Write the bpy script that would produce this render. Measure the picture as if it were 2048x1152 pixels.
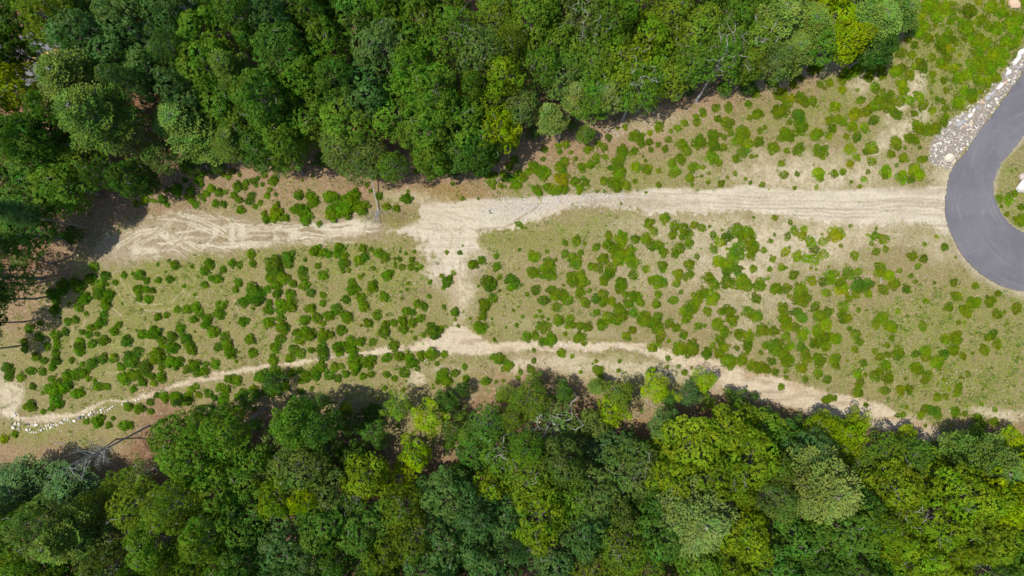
import bpy, math, random
import numpy as np
from mathutils import Vector, Matrix, Quaternion
from mathutils.geometry import tessellate_polygon

# ------------------------------------------------------------------ scene, camera, light
for o in list(bpy.data.objects): bpy.data.objects.remove(o)
scn = bpy.context.scene
C = scn.collection
S = 0.07                     # metres on the ground per photo pixel
H = 1365.33 * S              # drone height
cam_d = bpy.data.cameras.new('camera'); cam = bpy.data.objects.new('camera', cam_d); C.objects.link(cam)
cam.location = (0, 0, H); cam.rotation_euler = (0, 0, 0)
cam_d.sensor_width = 36; cam_d.lens = 24; cam_d.clip_end = 3000; cam_d.clip_start = 0.5
scn.camera = cam
SUN_EL, SHADOW_AZ = math.radians(65), math.radians(9)      # shadows fall towards +x, slightly +y
w = bpy.data.worlds.new('World'); scn.world = w; w.use_nodes = True
nt = w.node_tree
sky = nt.nodes.new('ShaderNodeTexSky'); sky.sky_type = 'NISHITA'; sky.sun_disc = False
sky.sun_elevation = SUN_EL
sd = Vector((math.cos(SHADOW_AZ)*math.cos(SUN_EL), math.sin(SHADOW_AZ)*math.cos(SUN_EL), -math.sin(SUN_EL)))  # travel direction
sky.sun_rotation = math.atan2(-sd.x, -sd.y)
bg = nt.nodes['Background']; bg.inputs[1].default_value = 0.14
nt.links.new(sky.outputs[0], bg.inputs[0])
sl = bpy.data.lights.new('sun', 'SUN'); sl.energy = 4.8; sl.angle = math.radians(0.5); sl.color = (1.0, 0.955, 0.88)
so = bpy.data.objects.new('sun', sl); C.objects.link(so); so.rotation_euler = sd.to_track_quat('-Z', 'Y').to_euler()
so.location = (-40, 0, 80)
scn.view_settings.view_transform = 'Standard'; scn.view_settings.look = 'None'
scn.view_settings.exposure = 0.35; scn.view_settings.gamma = 1.0

rng = np.random.default_rng(7); random.seed(7)
def W(px, py): return ((px-1024)*S, (576-py)*S)             # photo pixel of a point on the ground -> metres
def WH(px, py, z):                                          # same for a point at height z
    k = 1 - z/H
    return ((px-1024)*S*k, (576-py)*S*k)

# ------------------------------------------------------------------ tagging and mesh helpers
def tag(o, label=None, cat=None, group=None, kind=None):
    if label: o['label'] = label
    if cat: o['category'] = cat
    if group: o['group'] = group
    if kind: o['kind'] = kind
    return o
def link(name, me, mats=None, parent=None):
    o = bpy.data.objects.new(name, me); C.objects.link(o)
    if parent: o.parent = parent
    if mats is not None and me is not None and not me.materials:
        for m in (mats if isinstance(mats, (list, tuple)) else [mats]): me.materials.append(m)
    return o
def np_mesh(name, V, F, smooth=False, face_attr=None, vcol=None, midx=None):
    """V (n,3); F (m,k) with one k"""
    V = np.asarray(V, np.float32); F = np.asarray(F, np.int32)
    me = bpy.data.meshes.new(name)
    me.vertices.add(len(V)); me.vertices.foreach_set('co', V.ravel())
    m, k = F.shape
    me.loops.add(m*k); me.loops.foreach_set('vertex_index', F.ravel())
    me.polygons.add(m); me.polygons.foreach_set('loop_start', np.arange(0, m*k, k, dtype=np.int32))
    me.polygons.foreach_set('loop_total', np.full(m, k, np.int32))
    me.polygons.foreach_set('use_smooth', np.full(m, smooth, bool))
    if midx is not None: me.polygons.foreach_set('material_index', np.asarray(midx, np.int32))
    me.update(calc_edges=True)
    if face_attr:
        for n, arr in face_attr.items():
            arr = np.asarray(arr, np.float32)
            if arr.ndim == 1:
                a = me.attributes.new(n, 'FLOAT', 'FACE'); a.data.foreach_set('value', arr)
            else:
                a = me.attributes.new(n, 'FLOAT_COLOR', 'FACE')if False else me.attributes.new(n, 'FLOAT_VECTOR', 'FACE')
                a.data.foreach_set('vector', arr[:, :3].ravel())
    if vcol:
        for n, arr in vcol.items():
            a = me.attributes.new(n, 'FLOAT_VECTOR', 'POINT'); a.data.foreach_set('vector', np.asarray(arr, np.float32).ravel())
    return me
class Bag:                                                  # collects quads, later one mesh
    def __init__(s): s.V = []; s.F = []; s.n = 0; s.A = []; s.T = []
    def add(s, V, F, var=None, tint=None):
        V = np.asarray(V, float).reshape(-1, 3); F = np.asarray(F, int)
        s.V.append(V); s.F.append(F+s.n); s.n += len(V)
        s.A.append(np.full(len(F), .5) if var is None else np.broadcast_to(np.asarray(var, float), (len(F),)))
        if tint is not None: s.T.append(np.broadcast_to(np.asarray(tint, float), (len(F), 3)))
    def tube(s, pts, radii, n=7, cap=True):
        pts = [Vector(p) for p in pts]; rings = []
        for i, p in enumerate(pts):
            d = (pts[min(i+1, len(pts)-1)]-pts[max(i-1, 0)]).normalized()
            a = d.orthogonal().normalized(); b = d.cross(a)
            # keep frames consistent
            ref = Vector((1, 0, 0)) if abs(d.x) < .9 else Vector((0, 1, 0))
            a = (ref-d*ref.dot(d)).normalized(); b = d.cross(a)
            rings.append([p+(a*math.cos(t)+b*math.sin(t))*radii[i] for t in [2*math.pi*k/n for k in range(n)]])
        V = [tuple(v) for r in rings for v in r]; F = []
        for i in range(len(pts)-1):
            for k in range(n):
                F.append((i*n+k, i*n+(k+1) % n, (i+1)*n+(k+1) % n, (i+1)*n+k))
        if cap:                                             # closing fan as degenerate-free quads
            c = len(V); V.append(tuple(pts[-1])); j = (len(pts)-1)*n
            for k in range(0, n-1, 2): F.append((j+k, j+k+1, j+(k+2) % n, c))
        s.add(V, F)
    def mesh(s, name, smooth=False):
        V = np.concatenate(s.V); F = np.concatenate(s.F); fa = {'var': np.concatenate(s.A)}
        if s.T: fa['tint'] = np.concatenate(s.T)
        return np_mesh(name, V, F, smooth, fa)

# value noise in numpy
def _hash(ix, iy, seed):
    h = (ix.astype(np.int64)*374761393 + iy.astype(np.int64)*668265263 + seed*1442695041) & 0xffffffff
    h = ((h ^ (h >> 13))*1274126177) & 0xffffffff
    return ((h ^ (h >> 16)) & 0xffff)/65535.0
def vnoise(x, y, seed=0):
    ix = np.floor(x); iy = np.floor(y); fx = x-ix; fy = y-iy
    fx = fx*fx*(3-2*fx); fy = fy*fy*(3-2*fy)
    a = _hash(ix, iy, seed); b = _hash(ix+1, iy, seed); c = _hash(ix, iy+1, seed); d = _hash(ix+1, iy+1, seed)
    return (a*(1-fx)+b*fx)*(1-fy)+(c*(1-fx)+d*fx)*fy
def fbm(x, y, seed=0, oct=4):
    t = 0; a = .5; s = 0
    for o in range(oct):
        t = t+a*vnoise(x*2**o, y*2**o, seed+o*17); s += a; a *= .5
    return t/s
def sstep(a, b, x): t = np.clip((x-a)/(b-a), 0, 1); return t*t*(3-2*t)

# ------------------------------------------------------------------ materials
def new_mat(name):
    m = bpy.data.materials.new(name); m.use_nodes = True
    for n in list(m.node_tree.nodes): m.node_tree.nodes.remove(n)
    return m, m.node_tree.nodes, m.node_tree.links
def out(N, L, sh):
    o = N.new('ShaderNodeOutputMaterial'); L.new(sh, o.inputs[0])
def math_n(N, L, op, a, b=None, clamp=False):
    n = N.new('ShaderNodeMath'); n.operation = op; n.use_clamp = clamp
    for i, v in enumerate((a, b)):
        if v is None: continue
        if isinstance(v, (int, float)): n.inputs[i].default_value = v
        else: L.new(v, n.inputs[i])
    return n.outputs[0]
def mix_c(N, L, fac, a, b, mode='MIX'):
    n = N.new('ShaderNodeMix'); n.data_type = 'RGBA'; n.blend_type = mode
    if isinstance(fac, (int, float)): n.inputs[0].default_value = fac
    else: L.new(fac, n.inputs[0])
    for i, v in ((6, a), (7, b)):
        if isinstance(v, tuple): n.inputs[i].default_value = (*v[:3], 1)
        else: L.new(v, n.inputs[i])
    return n.outputs[2]
def ramp(N, L, x, lo, hi):
    n = N.new('ShaderNodeMapRange'); n.interpolation_type = 'SMOOTHSTEP'
    L.new(x, n.inputs[0]); n.inputs[1].default_value = lo; n.inputs[2].default_value = hi
    return n.outputs[0]
def noise_n(N, L, vec, scale, detail=3, rough=.6):
    n = N.new('ShaderNodeTexNoise'); n.inputs['Scale'].default_value = scale
    n.inputs['Detail'].default_value = detail; n.inputs['Roughness'].default_value = rough
    L.new(vec, n.inputs['Vector']); return n.outputs['Fac']
def attr(N, name, what='Vector'):
    n = N.new('ShaderNodeAttribute'); n.attribute_name = name; return n.outputs[what]

def leaf_mat(name, use_tint=False, translucent=.44, rough=.65):
    m, N, L = new_mat(name)
    if use_tint: base = attr(N, 'tint', 'Vector')
    else: base = N.new('ShaderNodeObjectInfo').outputs['Color']
    var = attr(N, 'var', 'Fac')
    hsv = N.new('ShaderNodeHueSaturation')
    pn = noise_n(N, L, N.new('ShaderNodeNewGeometry').outputs['Position'], .45, 3, .6)
    pb = noise_n(N, L, N.new('ShaderNodeNewGeometry').outputs['Position'], .8, 3, .7)
    base2 = mix_c(N, L, 1.0, base, (.70, .86, .9), 'MULTIPLY')
    L.new(mix_c(N, L, ramp(N, L, pb, .42, .60), base, base2), hsv.inputs['Color'])
    L.new(math_n(N, L, 'ADD', math_n(N, L, 'ADD', math_n(N, L, 'MULTIPLY', var, .04), math_n(N, L, 'MULTIPLY', pn, -.10)), .530), hsv.inputs['Hue'])
    L.new(math_n(N, L, 'ADD', math_n(N, L, 'MULTIPLY', var, .9), .55), hsv.inputs['Value'])
    hsv.inputs['Saturation'].default_value = 1.0
    p = N.new('ShaderNodeBsdfPrincipled'); L.new(hsv.outputs[0], p.inputs['Base Color'])
    p.inputs['Roughness'].default_value = rough; p.inputs['Specular IOR Level'].default_value = .12
    t = N.new('ShaderNodeBsdfTranslucent'); L.new(mix_c(N, L, 1.0, hsv.outputs[0], (1.45, 1.35, .45), 'MULTIPLY'), t.inputs[0])
    mx = N.new('ShaderNodeMixShader'); mx.inputs[0].default_value = translucent
    L.new(p.outputs[0], mx.inputs[1]); L.new(t.outputs[0], mx.inputs[2]); out(N, L, mx.outputs[0])
    return m
M_leaf = leaf_mat('foliage'); M_leaf_t = leaf_mat('foliage_tinted', True)
M_needle = leaf_mat('needles', False, .18, .45)

def bark_mat(name, c1, c2):
    m, N, L = new_mat(name); tc = N.new('ShaderNodeTexCoord')
    f = noise_n(N, L, tc.outputs['Object'], 3.5, 5, .7)
    p = N.new('ShaderNodeBsdfPrincipled'); L.new(mix_c(N, L, ramp(N, L, f, .35, .65), c1, c2), p.inputs['Base Color'])
    p.inputs['Roughness'].default_value = .85
    b = N.new('ShaderNodeBump'); b.inputs['Strength'].default_value = .5; b.inputs['Distance'].default_value = .05
    L.new(f, b.inputs['Height']); L.new(b.outputs[0], p.inputs['Normal']); out(N, L, p.outputs[0]); return m
M_bark = bark_mat('bark', (.10, .09, .075), (.24, .22, .195))
M_bark_pale = bark_mat('pale_bark', (.16, .15, .13), (.36, .345, .31))
M_bark_dark = bark_mat('dark_bark', (.03, .025, .02), (.09, .075, .06))

def ground_mat():
    m, N, L = new_mat('soil_grass_sand'); geo = N.new('ShaderNodeNewGeometry'); P = geo.outputs['Position']
    col = attr(N, 'Col'); msk = attr(N, 'msk')
    sx = N.new('ShaderNodeSeparateXYZ'); L.new(msk, sx.inputs[0]); sand, grass, chips = sx.outputs
    n1 = noise_n(N, L, P, .5, 5, .65); n2 = noise_n(N, L, P, 2.6, 4, .7); n3 = noise_n(N, L, P, 9, 3, .7)
    # grass tufts
    g = math_n(N, L, 'ADD', math_n(N, L, 'MULTIPLY', n1, .5), math_n(N, L, 'MULTIPLY', n2, .5))
    gf = math_n(N, L, 'MULTIPLY', ramp(N, L, g, .42, .62), math_n(N, L, 'MULTIPLY', grass, 1.0), True)
    c = mix_c(N, L, math_n(N, L, 'MULTIPLY', gf, .68), col, (.135, .165, .014))
    gf2 = math_n(N, L, 'MULTIPLY', ramp(N, L, n3, .54, .68), grass, True)
    c = mix_c(N, L, math_n(N, L, 'MULTIPLY', gf2, .7), c, (.10, .15, .008))
    # dark crumbs
    dk = ramp(N, L, n3, .44, .30)
    notsand = math_n(N, L, 'SUBTRACT', 1.0, math_n(N, L, 'MULTIPLY', sand, .8), True)
    c = mix_c(N, L, math_n(N, L, 'MULTIPLY', math_n(N, L, 'MULTIPLY', dk, notsand), .5), c, (.10, .08, .045))
    # broad value mottling
    n5 = noise_n(N, L, P, 1.5, 5, .75); n6 = noise_n(N, L, P, 5.5, 4, .85); n7 = noise_n(N, L, P, 3.3, 5, .8)
    c = mix_c(N, L, math_n(N, L, 'MULTIPLY', math_n(N, L, 'MULTIPLY', ramp(N, L, n5, .53, .66), notsand), .75), c, (.262, .192, .118))
    c = mix_c(N, L, math_n(N, L, 'MULTIPLY', math_n(N, L, 'MULTIPLY', ramp(N, L, n7, .54, .64), notsand), .55), c, (.115, .105, .040))
    c = mix_c(N, L, math_n(N, L, 'MULTIPLY', ramp(N, L, n7, .46, .34), .40), c, (.38, .32, .225))
    amp = math_n(N, L, 'MULTIPLY', notsand, 1.9)
    v = math_n(N, L, 'ADD', math_n(N, L, 'MULTIPLY', math_n(N, L, 'SUBTRACT', n6, .5), amp), math_n(N, L, 'ADD', math_n(N, L, 'MULTIPLY', n2, .9), .55))
    vm = N.new('ShaderNodeCombineXYZ'); [L.new(v, vm.inputs[i]) for i in range(3)]
    c = mix_c(N, L, 1.0, c, vm.outputs[0], 'MULTIPLY')
    # pale chips and pebbles
    patch = ramp(N, L, noise_n(N, L, P, 1.1, 4, .7), .38, .62)
    for sc, thr, dens, cc in ((3.1, .30, .45, (.56, .45, .36)), (5.2, .36, .60, (.58, .52, .46)), (8.5, .40, .75, (.54, .46, .38))):
        vo = N.new('ShaderNodeTexVoronoi'); vo.inputs['Scale'].default_value = sc; vo.inputs['Randomness'].default_value = 1
        mp = N.new('ShaderNodeMapping'); mp.inputs['Rotation'].default_value = (0, 0, sc); mp.inputs['Scale'].default_value = (1, 1.9, 1)
        wn = N.new('ShaderNodeTexNoise'); wn.inputs['Scale'].default_value = 3.0; wn.inputs['Detail'].default_value = 2; L.new(P, wn.inputs['Vector'])
        pv = mix_c(N, L, .30, P, wn.outputs['Color'], 'ADD')
        L.new(pv, mp.inputs[0]); L.new(mp.outputs[0], vo.inputs['Vector'])
        sc3 = N.new('ShaderNodeSeparateColor'); L.new(vo.outputs['Color'], sc3.inputs[0])
        near = ramp(N, L, math_n(N, L, 'ADD', vo.outputs['Distance'], math_n(N, L, 'MULTIPLY', sc3.outputs[2], .22)), thr+.06, thr*.5)
        pick = math_n(N, L, 'LESS_THAN', sc3.outputs[0], math_n(N, L, 'MULTIPLY', math_n(N, L, 'MULTIPLY', chips, dens), patch))
        bright = math_n(N, L, 'ADD', math_n(N, L, 'MULTIPLY', sc3.outputs[1], .65), .12)
        c = mix_c(N, L, math_n(N, L, 'MULTIPLY', math_n(N, L, 'MULTIPLY', near, pick), bright), c, cc)
        dkp = math_n(N, L, 'GREATER_THAN', sc3.outputs[0], math_n(N, L, 'SUBTRACT', 1.0, math_n(N, L, 'MULTIPLY', notsand, .12)))
        c = mix_c(N, L, math_n(N, L, 'MULTIPLY', math_n(N, L, 'MULTIPLY', near, dkp), .55), c, (.075, .08, .03))
    p = N.new('ShaderNodeBsdfPrincipled'); L.new(c, p.inputs['Base Color']); p.inputs['Roughness'].default_value = .95
    p.inputs['Specular IOR Level'].default_value = .15
    b = N.new('ShaderNodeBump'); b.inputs['Strength'].default_value = .9; b.inputs['Distance'].default_value = .14
    L.new(math_n(N, L, 'ADD', n3, n2), b.inputs['Height']); L.new(b.outputs[0], p.inputs['Normal'])
    out(N, L, p.outputs[0]); return m
M_ground = ground_mat()

def asphalt_mat():
    m, N, L = new_mat('asphalt'); P = N.new('ShaderNodeNewGeometry').outputs['Position']
    n1 = noise_n(N, L, P, .22, 5, .6); n2 = noise_n(N, L, P, 12, 3, .7); n3 = noise_n(N, L, P, .9, 5, .7)
    # dusty streaks curve with the road: distance from the turning-circle centre
    cx, cy = W(2112, 366)
    sp = N.new('ShaderNodeSeparateXYZ'); L.new(P, sp.inputs[0])
    dx = math_n(N, L, 'SUBTRACT', sp.outputs[0], cx); dy = math_n(N, L, 'SUBTRACT', sp.outputs[1], cy)
    r = math_n(N, L, 'SQRT', math_n(N, L, 'ADD', math_n(N, L, 'MULTIPLY', dx, dx), math_n(N, L, 'MULTIPLY', dy, dy)))
    cv = N.new('ShaderNodeCombineXYZ'); L.new(math_n(N, L, 'MULTIPLY', r, 2.2), cv.inputs[0])
    L.new(math_n(N, L, 'MULTIPLY', dy, .16), cv.inputs[1])
    n4 = noise_n(N, L, cv.outputs[0], 1.0, 5, .65)
    c = mix_c(N, L, ramp(N, L, n1, .35, .65), (.078, .075, .085), (.104, .099, .108))
    c = mix_c(N, L, math_n(N, L, 'MULTIPLY', ramp(N, L, n4, .50, .72), .28), c, (.21, .19, .175))
    c = mix_c(N, L, math_n(N, L, 'MULTIPLY', ramp(N, L, n3, .57, .72), .22), c, (.27, .245, .22))
    c = mix_c(N, L, math_n(N, L, 'MULTIPLY', ramp(N, L, n2, .35, .75), .35), c, (.155, .148, .15))
    p = N.new('ShaderNodeBsdfPrincipled'); L.new(c, p.inputs['Base Color']); p.inputs['Roughness'].default_value = .8
    b = N.new('ShaderNodeBump'); b.inputs['Strength'].default_value = .3; b.inputs['Distance'].default_value = .02
    L.new(n2, b.inputs['Height']); L.new(b.outputs[0], p.inputs['Normal']); out(N, L, p.outputs[0]); return m
M_asphalt = asphalt_mat()

def rock_mat(name='rock', tinted=False):
    m, N, L = new_mat(name); tc = N.new('ShaderNodeTexCoord')
    base = attr(N, 'tint') if tinted else N.new('ShaderNodeObjectInfo').outputs['Color']
    f = noise_n(N, L, tc.outputs['Object'], 4, 6, .7)
    v = math_n(N, L, 'ADD', math_n(N, L, 'MULTIPLY', f, .9), .55)
    vm = N.new('ShaderNodeCombineXYZ'); [L.new(v, vm.inputs[i]) for i in range(3)]
    p = N.new('ShaderNodeBsdfPrincipled'); L.new(mix_c(N, L, 1.0, base, vm.outputs[0], 'MULTIPLY'), p.inputs['Base Color'])
    p.inputs['Roughness'].default_value = .85
    b = N.new('ShaderNodeBump'); b.inputs['Strength'].default_value = .6; b.inputs['Distance'].default_value = .05
    L.new(f, b.inputs['Height']); L.new(b.outputs[0], p.inputs['Normal']); out(N, L, p.outputs[0]); return m
M_rock = rock_mat(); M_rock_t = rock_mat('rock_tinted', True)
def plain_mat(name, c, rough=.7):
    m, N, L = new_mat(name); tc = N.new('ShaderNodeTexCoord')
    f = noise_n(N, L, tc.outputs['Object'], 9, 4, .7)
    p = N.new('ShaderNodeBsdfPrincipled'); L.new(mix_c(N, L, ramp(N, L, f, .3, .7), tuple(v*.7 for v in c), tuple(v*1.2 for v in c)), p.inputs['Base Color'])
    p.inputs['Roughness'].default_value = rough; out(N, L, p.outputs[0]); return m
M_paint = plain_mat('yellow_paint', (.75, .42, .05))

# ------------------------------------------------------------------ outlines (photo pixels on the ground)
ROAD_OUT = [(2200, -260), (2160, -80), (2130, 10), (2090, 80), (2048, 143), (2016, 187), (1983, 233), (1956, 267), (1929, 307), (1903, 341), (1893, 383),
            (1891, 427), (1899, 457), (1919, 501), (1953, 541), (1986, 564), (2013, 576), (2048, 584), (2110, 592), (2180, 578), (2250, 535),
            (2300, 470), (2325, 390), (2320, 310), (2290, 230), (2265, 140), (2270, 40), (2290, -80), (2320, -260)]
ROAD_IN = [(2060, 262), (2048, 273), (2033, 290), (2003, 327), (1990, 355), (1986, 383), (1993, 404), (2003, 427), (2019, 447), (2048, 464), (2110, 478), (2165, 458), (2205, 405),
           (2208, 335), (2175, 275), (2110, 245)]
TRACK = [(840, 408), (900, 401), (980, 399), (1060, 391), (1150, 391), (1230, 387), (1350, 378), (1500, 374), (1650, 378), (1800, 377), (1880, 368), (1897, 372), (1899, 470),
         (1870, 458), (1820, 452), (1700, 446), (1600, 437), (1500, 424), (1400, 424), (1300, 428), (1220, 415), (1150, 408), (1110, 425), (1060, 440), (1020, 455), (955, 462),
         (953, 500), (925, 530), (895, 556), (850, 550), (875, 515), (832, 492), (862, 482), (800, 466), (765, 462), (840, 448)]
HARD = [(185, 505), (205, 478), (270, 450), (335, 426), (450, 436), (520, 440), (600, 447), (690, 434), (745, 440), (775, 455), (750, 468), (690, 480), (560, 491), (420, 503), (330, 518), (225, 536), (190, 524)]
FAN = [(905, 643), (942, 655), (968, 680), (1015, 692), (1000, 712), (940, 712), (890, 706), (840, 704), (800, 700), (850, 682), (885, 665)]
WASH1 = [(-60, 790), (0, 822), (30, 834), (60, 842), (110, 837), (165, 825), (215, 801), (245, 799), (300, 789), (360, 770), (420, 754), (500, 739), (560, 730), (640, 718), (720, 709), (800, 699)]
WASH1W = [6, 6, 6, 9, 8, 6, 4, 4, 5, 7, 8, 7, 5, 4, 5, 9]
WASH2 = [(1000, 698), (1060, 690), (1150, 693), (1230, 690), (1300, 700), (1360, 720), (1420, 744), (1500, 768), (1580, 789), (1680, 812), (1780, 838), (1850, 862), (1900, 876)]
WASH2W = [11, 7, 8, 8, 10, 15, 22, 27, 26, 25, 22, 18, 8]
RIPRAP = [(2110, 20), (2060, 75), (2040, 103), (2010, 140), (1985, 170), (1960, 200), (1930, 222), (1900, 240), (1880, 262), (1862, 290), (1856, 322), (1880, 334), (1901, 336), (1927, 305), (1954, 265), (1981, 231), (2014, 185), (2046, 141), (2088, 78), (2130, 10)]
OLDROAD = [(-420, 290), (-60, 162), (95, 108), (330, 20), (700, -130)]   # centre line of the paved road behind the trees

def poly_sd(X, Y, poly):
    """signed distance to polygon, negative inside (pixels)"""
    P = np.array(poly, float); n = len(P); d = np.full(X.shape, 1e9); ins = np.zeros(X.shape, bool)
    for i in range(n):
        a = P[i]; b = P[(i+1) % n]; e = b-a
        t = np.clip(((X-a[0])*e[0]+(Y-a[1])*e[1])/(e@e+1e-9), 0, 1)
        d = np.minimum(d, (X-a[0]-t*e[0])**2+(Y-a[1]-t*e[1])**2)
        c = (a[1] > Y) != (b[1] > Y)
        ins ^= c & (X < (b[0]-a[0])*(Y-a[1])/(b[1]-a[1]+1e-12)+a[0])
    d = np.sqrt(d); return np.where(ins, -d, d)
def line_d(X, Y, pts, widths=None):
    """distance to polyline minus local half width"""
    P = np.array(pts, float); best = np.full(X.shape, 1e9)
    for i in range(len(P)-1):
        a = P[i]; b = P[i+1]; e = b-a
        t = np.clip(((X-a[0])*e[0]+(Y-a[1])*e[1])/(e@e+1e-9), 0, 1)
        dd = np.hypot(X-a[0]-t*e[0], Y-a[1]-t*e[1])
        if widths is not None: dd = dd-(widths[i]*(1-t)+widths[i+1]*t)
        best = np.minimum(best, dd)
    return best

# forest outlines in photo space (outline of the crowns)
N_EDGE = [(-400, 640), (0, 610), (70, 570), (105, 530), (112, 480), (130, 425), (200, 402), (260, 385), (300, 352), (370, 332), (405, 300), (450, 292), (480, 312), (545, 325), (590, 300), (640, 290),
          (655, 322), (720, 345), (785, 345), (825, 312), (870, 312), (920, 345), (960, 335), (1010, 305), (1025, 278), (1065, 262), (1135, 255), (1150, 215), (1185, 228), (1230, 217), (1262, 190),
          (1330, 203), (1385, 165), (1420, 140), (1500, 148), (1530, 112), (1600, 132), (1640, 100), (1700, 98), (1770, 115), (1795, 70), (1838, 30), (1845, -10), (1880, -260)]
N_POLY = N_EDGE+[(-400, -260)]
S_EDGE = [(-400, 880), (0, 925), (60, 935), (110, 925), (180, 955), (240, 915), (265, 880), (290, 835), (320, 800), (400, 838), (470, 880), (520, 840), (580, 832), (620, 862), (680, 872), (730, 862), (800, 930),
          (900, 905), (930, 830), (965, 800), (1030, 780), (1080, 755), (1110, 790), (1180, 800), (1250, 860), (1330, 830), (1400, 800), (1470, 790), (1500, 800), (1550, 820), (1600, 832), (1650, 822), (1760, 872), (1830, 872),
          (1870, 895), (1930, 862), (2000, 852), (2048, 872), (2400, 900)]
S_POLY = S_EDGE+[(2400, 1420), (-400, 1420)]

# ------------------------------------------------------------------ ground sheet
GX0, GX1, GY0, GY1 = -110, 2158, -70, 1222                  # fine part, in photo pixels
STEP = 2.0
gx = np.arange(GX0, GX1+.1, STEP); gy = np.arange(GY0, GY1+.1, STEP)
X, Y = np.meshgrid(gx, gy)
def ground_fields(X, Y):
    nA = fbm(X/60, Y/60, 1, 4)-.5; nB = fbm(X/14, Y/14, 5, 3)-.5; nC = fbm(X/220, Y/220, 9, 3)-.5; nD = fbm(X/5, Y/5, 21, 2)-.5
    Xw = X+nA*16+nB*9; Yw = Y+(fbm(X/50, Y/50, 31, 4)-.5)*16+(fbm(X/12, Y/12, 35, 3)-.5)*9
    rut = np.zeros(X.shape); base = np.empty(X.shape+(3,)); base[:] = (.305, .250, .118)
    grass = np.clip(.56+nC*1.3+nA*.9, 0, 1)
    chips = np.clip(.35+nA*1.4, .05, 1)
    sand = np.zeros(X.shape)
    def blob(cx, cy, rx, ry, soft=.6, amp=1.0, rot=0):
        c, s = math.cos(rot), math.sin(rot); dx = Xw-cx; dy = Yw-cy
        r = np.hypot((dx*c+dy*s)/rx, (-dx*s+dy*c)/ry)
        return amp*sstep(1+soft*.6, 1-soft, r+nB*.9)
    def mixc(f, col):
        nonlocal base
        base = base*(1-f[..., None])+np.array(col)*f[..., None]
    # olive / yellow-green turf
    for b in ((1080, 475, 160, 32, .7, .9, -.1), (760, 560, 110, 55, .7, .75, 0), (300, 570, 170, 55, .8, .95, 0), (190, 700, 170, 70, .9, .5, 0), (330, 640, 160, 60, .9, .5, 0),
              (60, 870, 70, 24, .7, .8, 0), (200, 815, 120, 14, .7, .6, -.15), (1900, 730, 230, 110, .9, .7, 0), (1960, 620, 120, 60, .9, .55, 0), (1960, 120, 150, 150, .8, 1.0, 0), (1930, 140, 110, 120, .8, 1, .3), (1980, 60, 110, 120, .8, 1, .3), (1820, 120, 60, 80, .9, .7, .3),
              (1680, 200, 120, 45, .8, .6, -.5), (1240, 350, 160, 40, .9, .6, 0), (1700, 680, 180, 80, .9, .4, 0), (2035, 410, 60, 110, .8, .6, 0), (560, 520, 260, 40, .9, .5, 0),
              (860, 655, 100, 40, .8, .5, 0), (1230, 720, 60, 14, .7, .5, 0), (1100, 640, 200, 60, .9, .25, 0), (1200, 445, 90, 20, .8, .5, -.2), (700, 497, 90, 14, .7, .9, 0)):
        f = blob(*b); grass = np.clip(grass+f*.55, 0, 1); mixc(f*.66, (.235, .245, .058)); chips = chips*(1-.45*f)
    # dry litter along the wood edges (pink brown, chips)
    nd = poly_sd(X, Y, N_POLY); s_d = poly_sd(X, Y, S_POLY)
    lit = sstep(105, 15, nd+nA*90)*(X < 1640)
    lit = np.maximum(lit, sstep(70, 5, s_d+nA*70)*.85)
    mixc(lit*.85, (.325, .195, .120)); f = blob(330, 400, 190, 50, .8, .7, -.2); mixc(f, (.31, .205, .135)); grass = grass*(1-.6*f); grass = grass*(1-.75*lit); chips = np.clip(chips+.55*lit, 0, 1)
    # orange-brown seep beside the track
    f = blob(895, 385, 75, 17, .6, .8); mixc(f, (.30, .185, .06)); chips *= 1-.8*f; f = blob(790, 435, 34, 16, .6, .6); mixc(f, (.20, .14, .055))
    f = blob(830, 590, 40, 22, .8, .5); mixc(f, (.20, .155, .075))
    f = blob(42, 830, 11, 8, .6, .8); mixc(f, (.20, .11, .05))
    # forest floor
    ff = np.maximum(sstep(25, -45, nd), sstep(25, -45, s_d)); mixc(ff, (.215, .105, .060)); grass = grass*(1-ff); chips = np.clip(chips*(1-ff)+.5*ff, 0, 1)
    # sandy ground (soft)
    for b in ((1620, 350, 190, 42, .9, .75, 0), (1800, 265, 90, 18, .8, .8, -.62), (1830, 165, 24, 40, .8, .7, .1), (1580, 485, 150, 60, .9, .75, 0), (1730, 160, 40, 26, .8, .6, -.6), (1800, 215, 60, 14, .8, .8, -.9), (1460, 520, 90, 60, .9, .5, 0), (1700, 470, 140, 28, .9, .6, 0),
              (1880, 490, 40, 40, .9, .5, .9), (1500, 590, 120, 60, .95, .38, 0), (1380, 460, 180, 40, .95, .45, 0), (1330, 545, 140, 50, .95, .3, 0), (832, 757, 19, 15, .6, 1, 0), (1035, 735, 30, 16, .8, .6, 0), (28, 790, 26, 34, .7, .95, .6), (4, 775, 14, 44, .7, .9, -.2), (20, 825, 18, 12, .7, .8, 0),
              (1250, 735, 190, 20, .9, .7, .1), (1100, 725, 90, 16, .9, .6, 0), (1400, 765, 60, 16, .9, .6, .3), (2000, 828, 70, 12, .7, .7, .05), (1190, 745, 50, 22, .9, .4, 0), (1120, 655, 120, 12, .9, .3, .1), (925, 590, 26, 60, .9, .8, 0), (900, 560, 40, 26, .9, .6, 0), (960, 520, 30, 24, .9, .5, 0), (835, 395, 60, 14, .8, .5, 0),
              (1300, 250, 120, 20, .9, .3, -.2), (1660, 130, 60, 18, .8, .4, -.3), (1530, 170, 90, 16, .9, .35, -.2), (1820, 845, 50, 18, .8, .6, .2), (900, 740, 60, 12, .9, .35, 0), (1480, 680, 20, 60, .8, .35, .3), (1890, 350, 25, 25, .8, .7, 0)):
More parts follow.
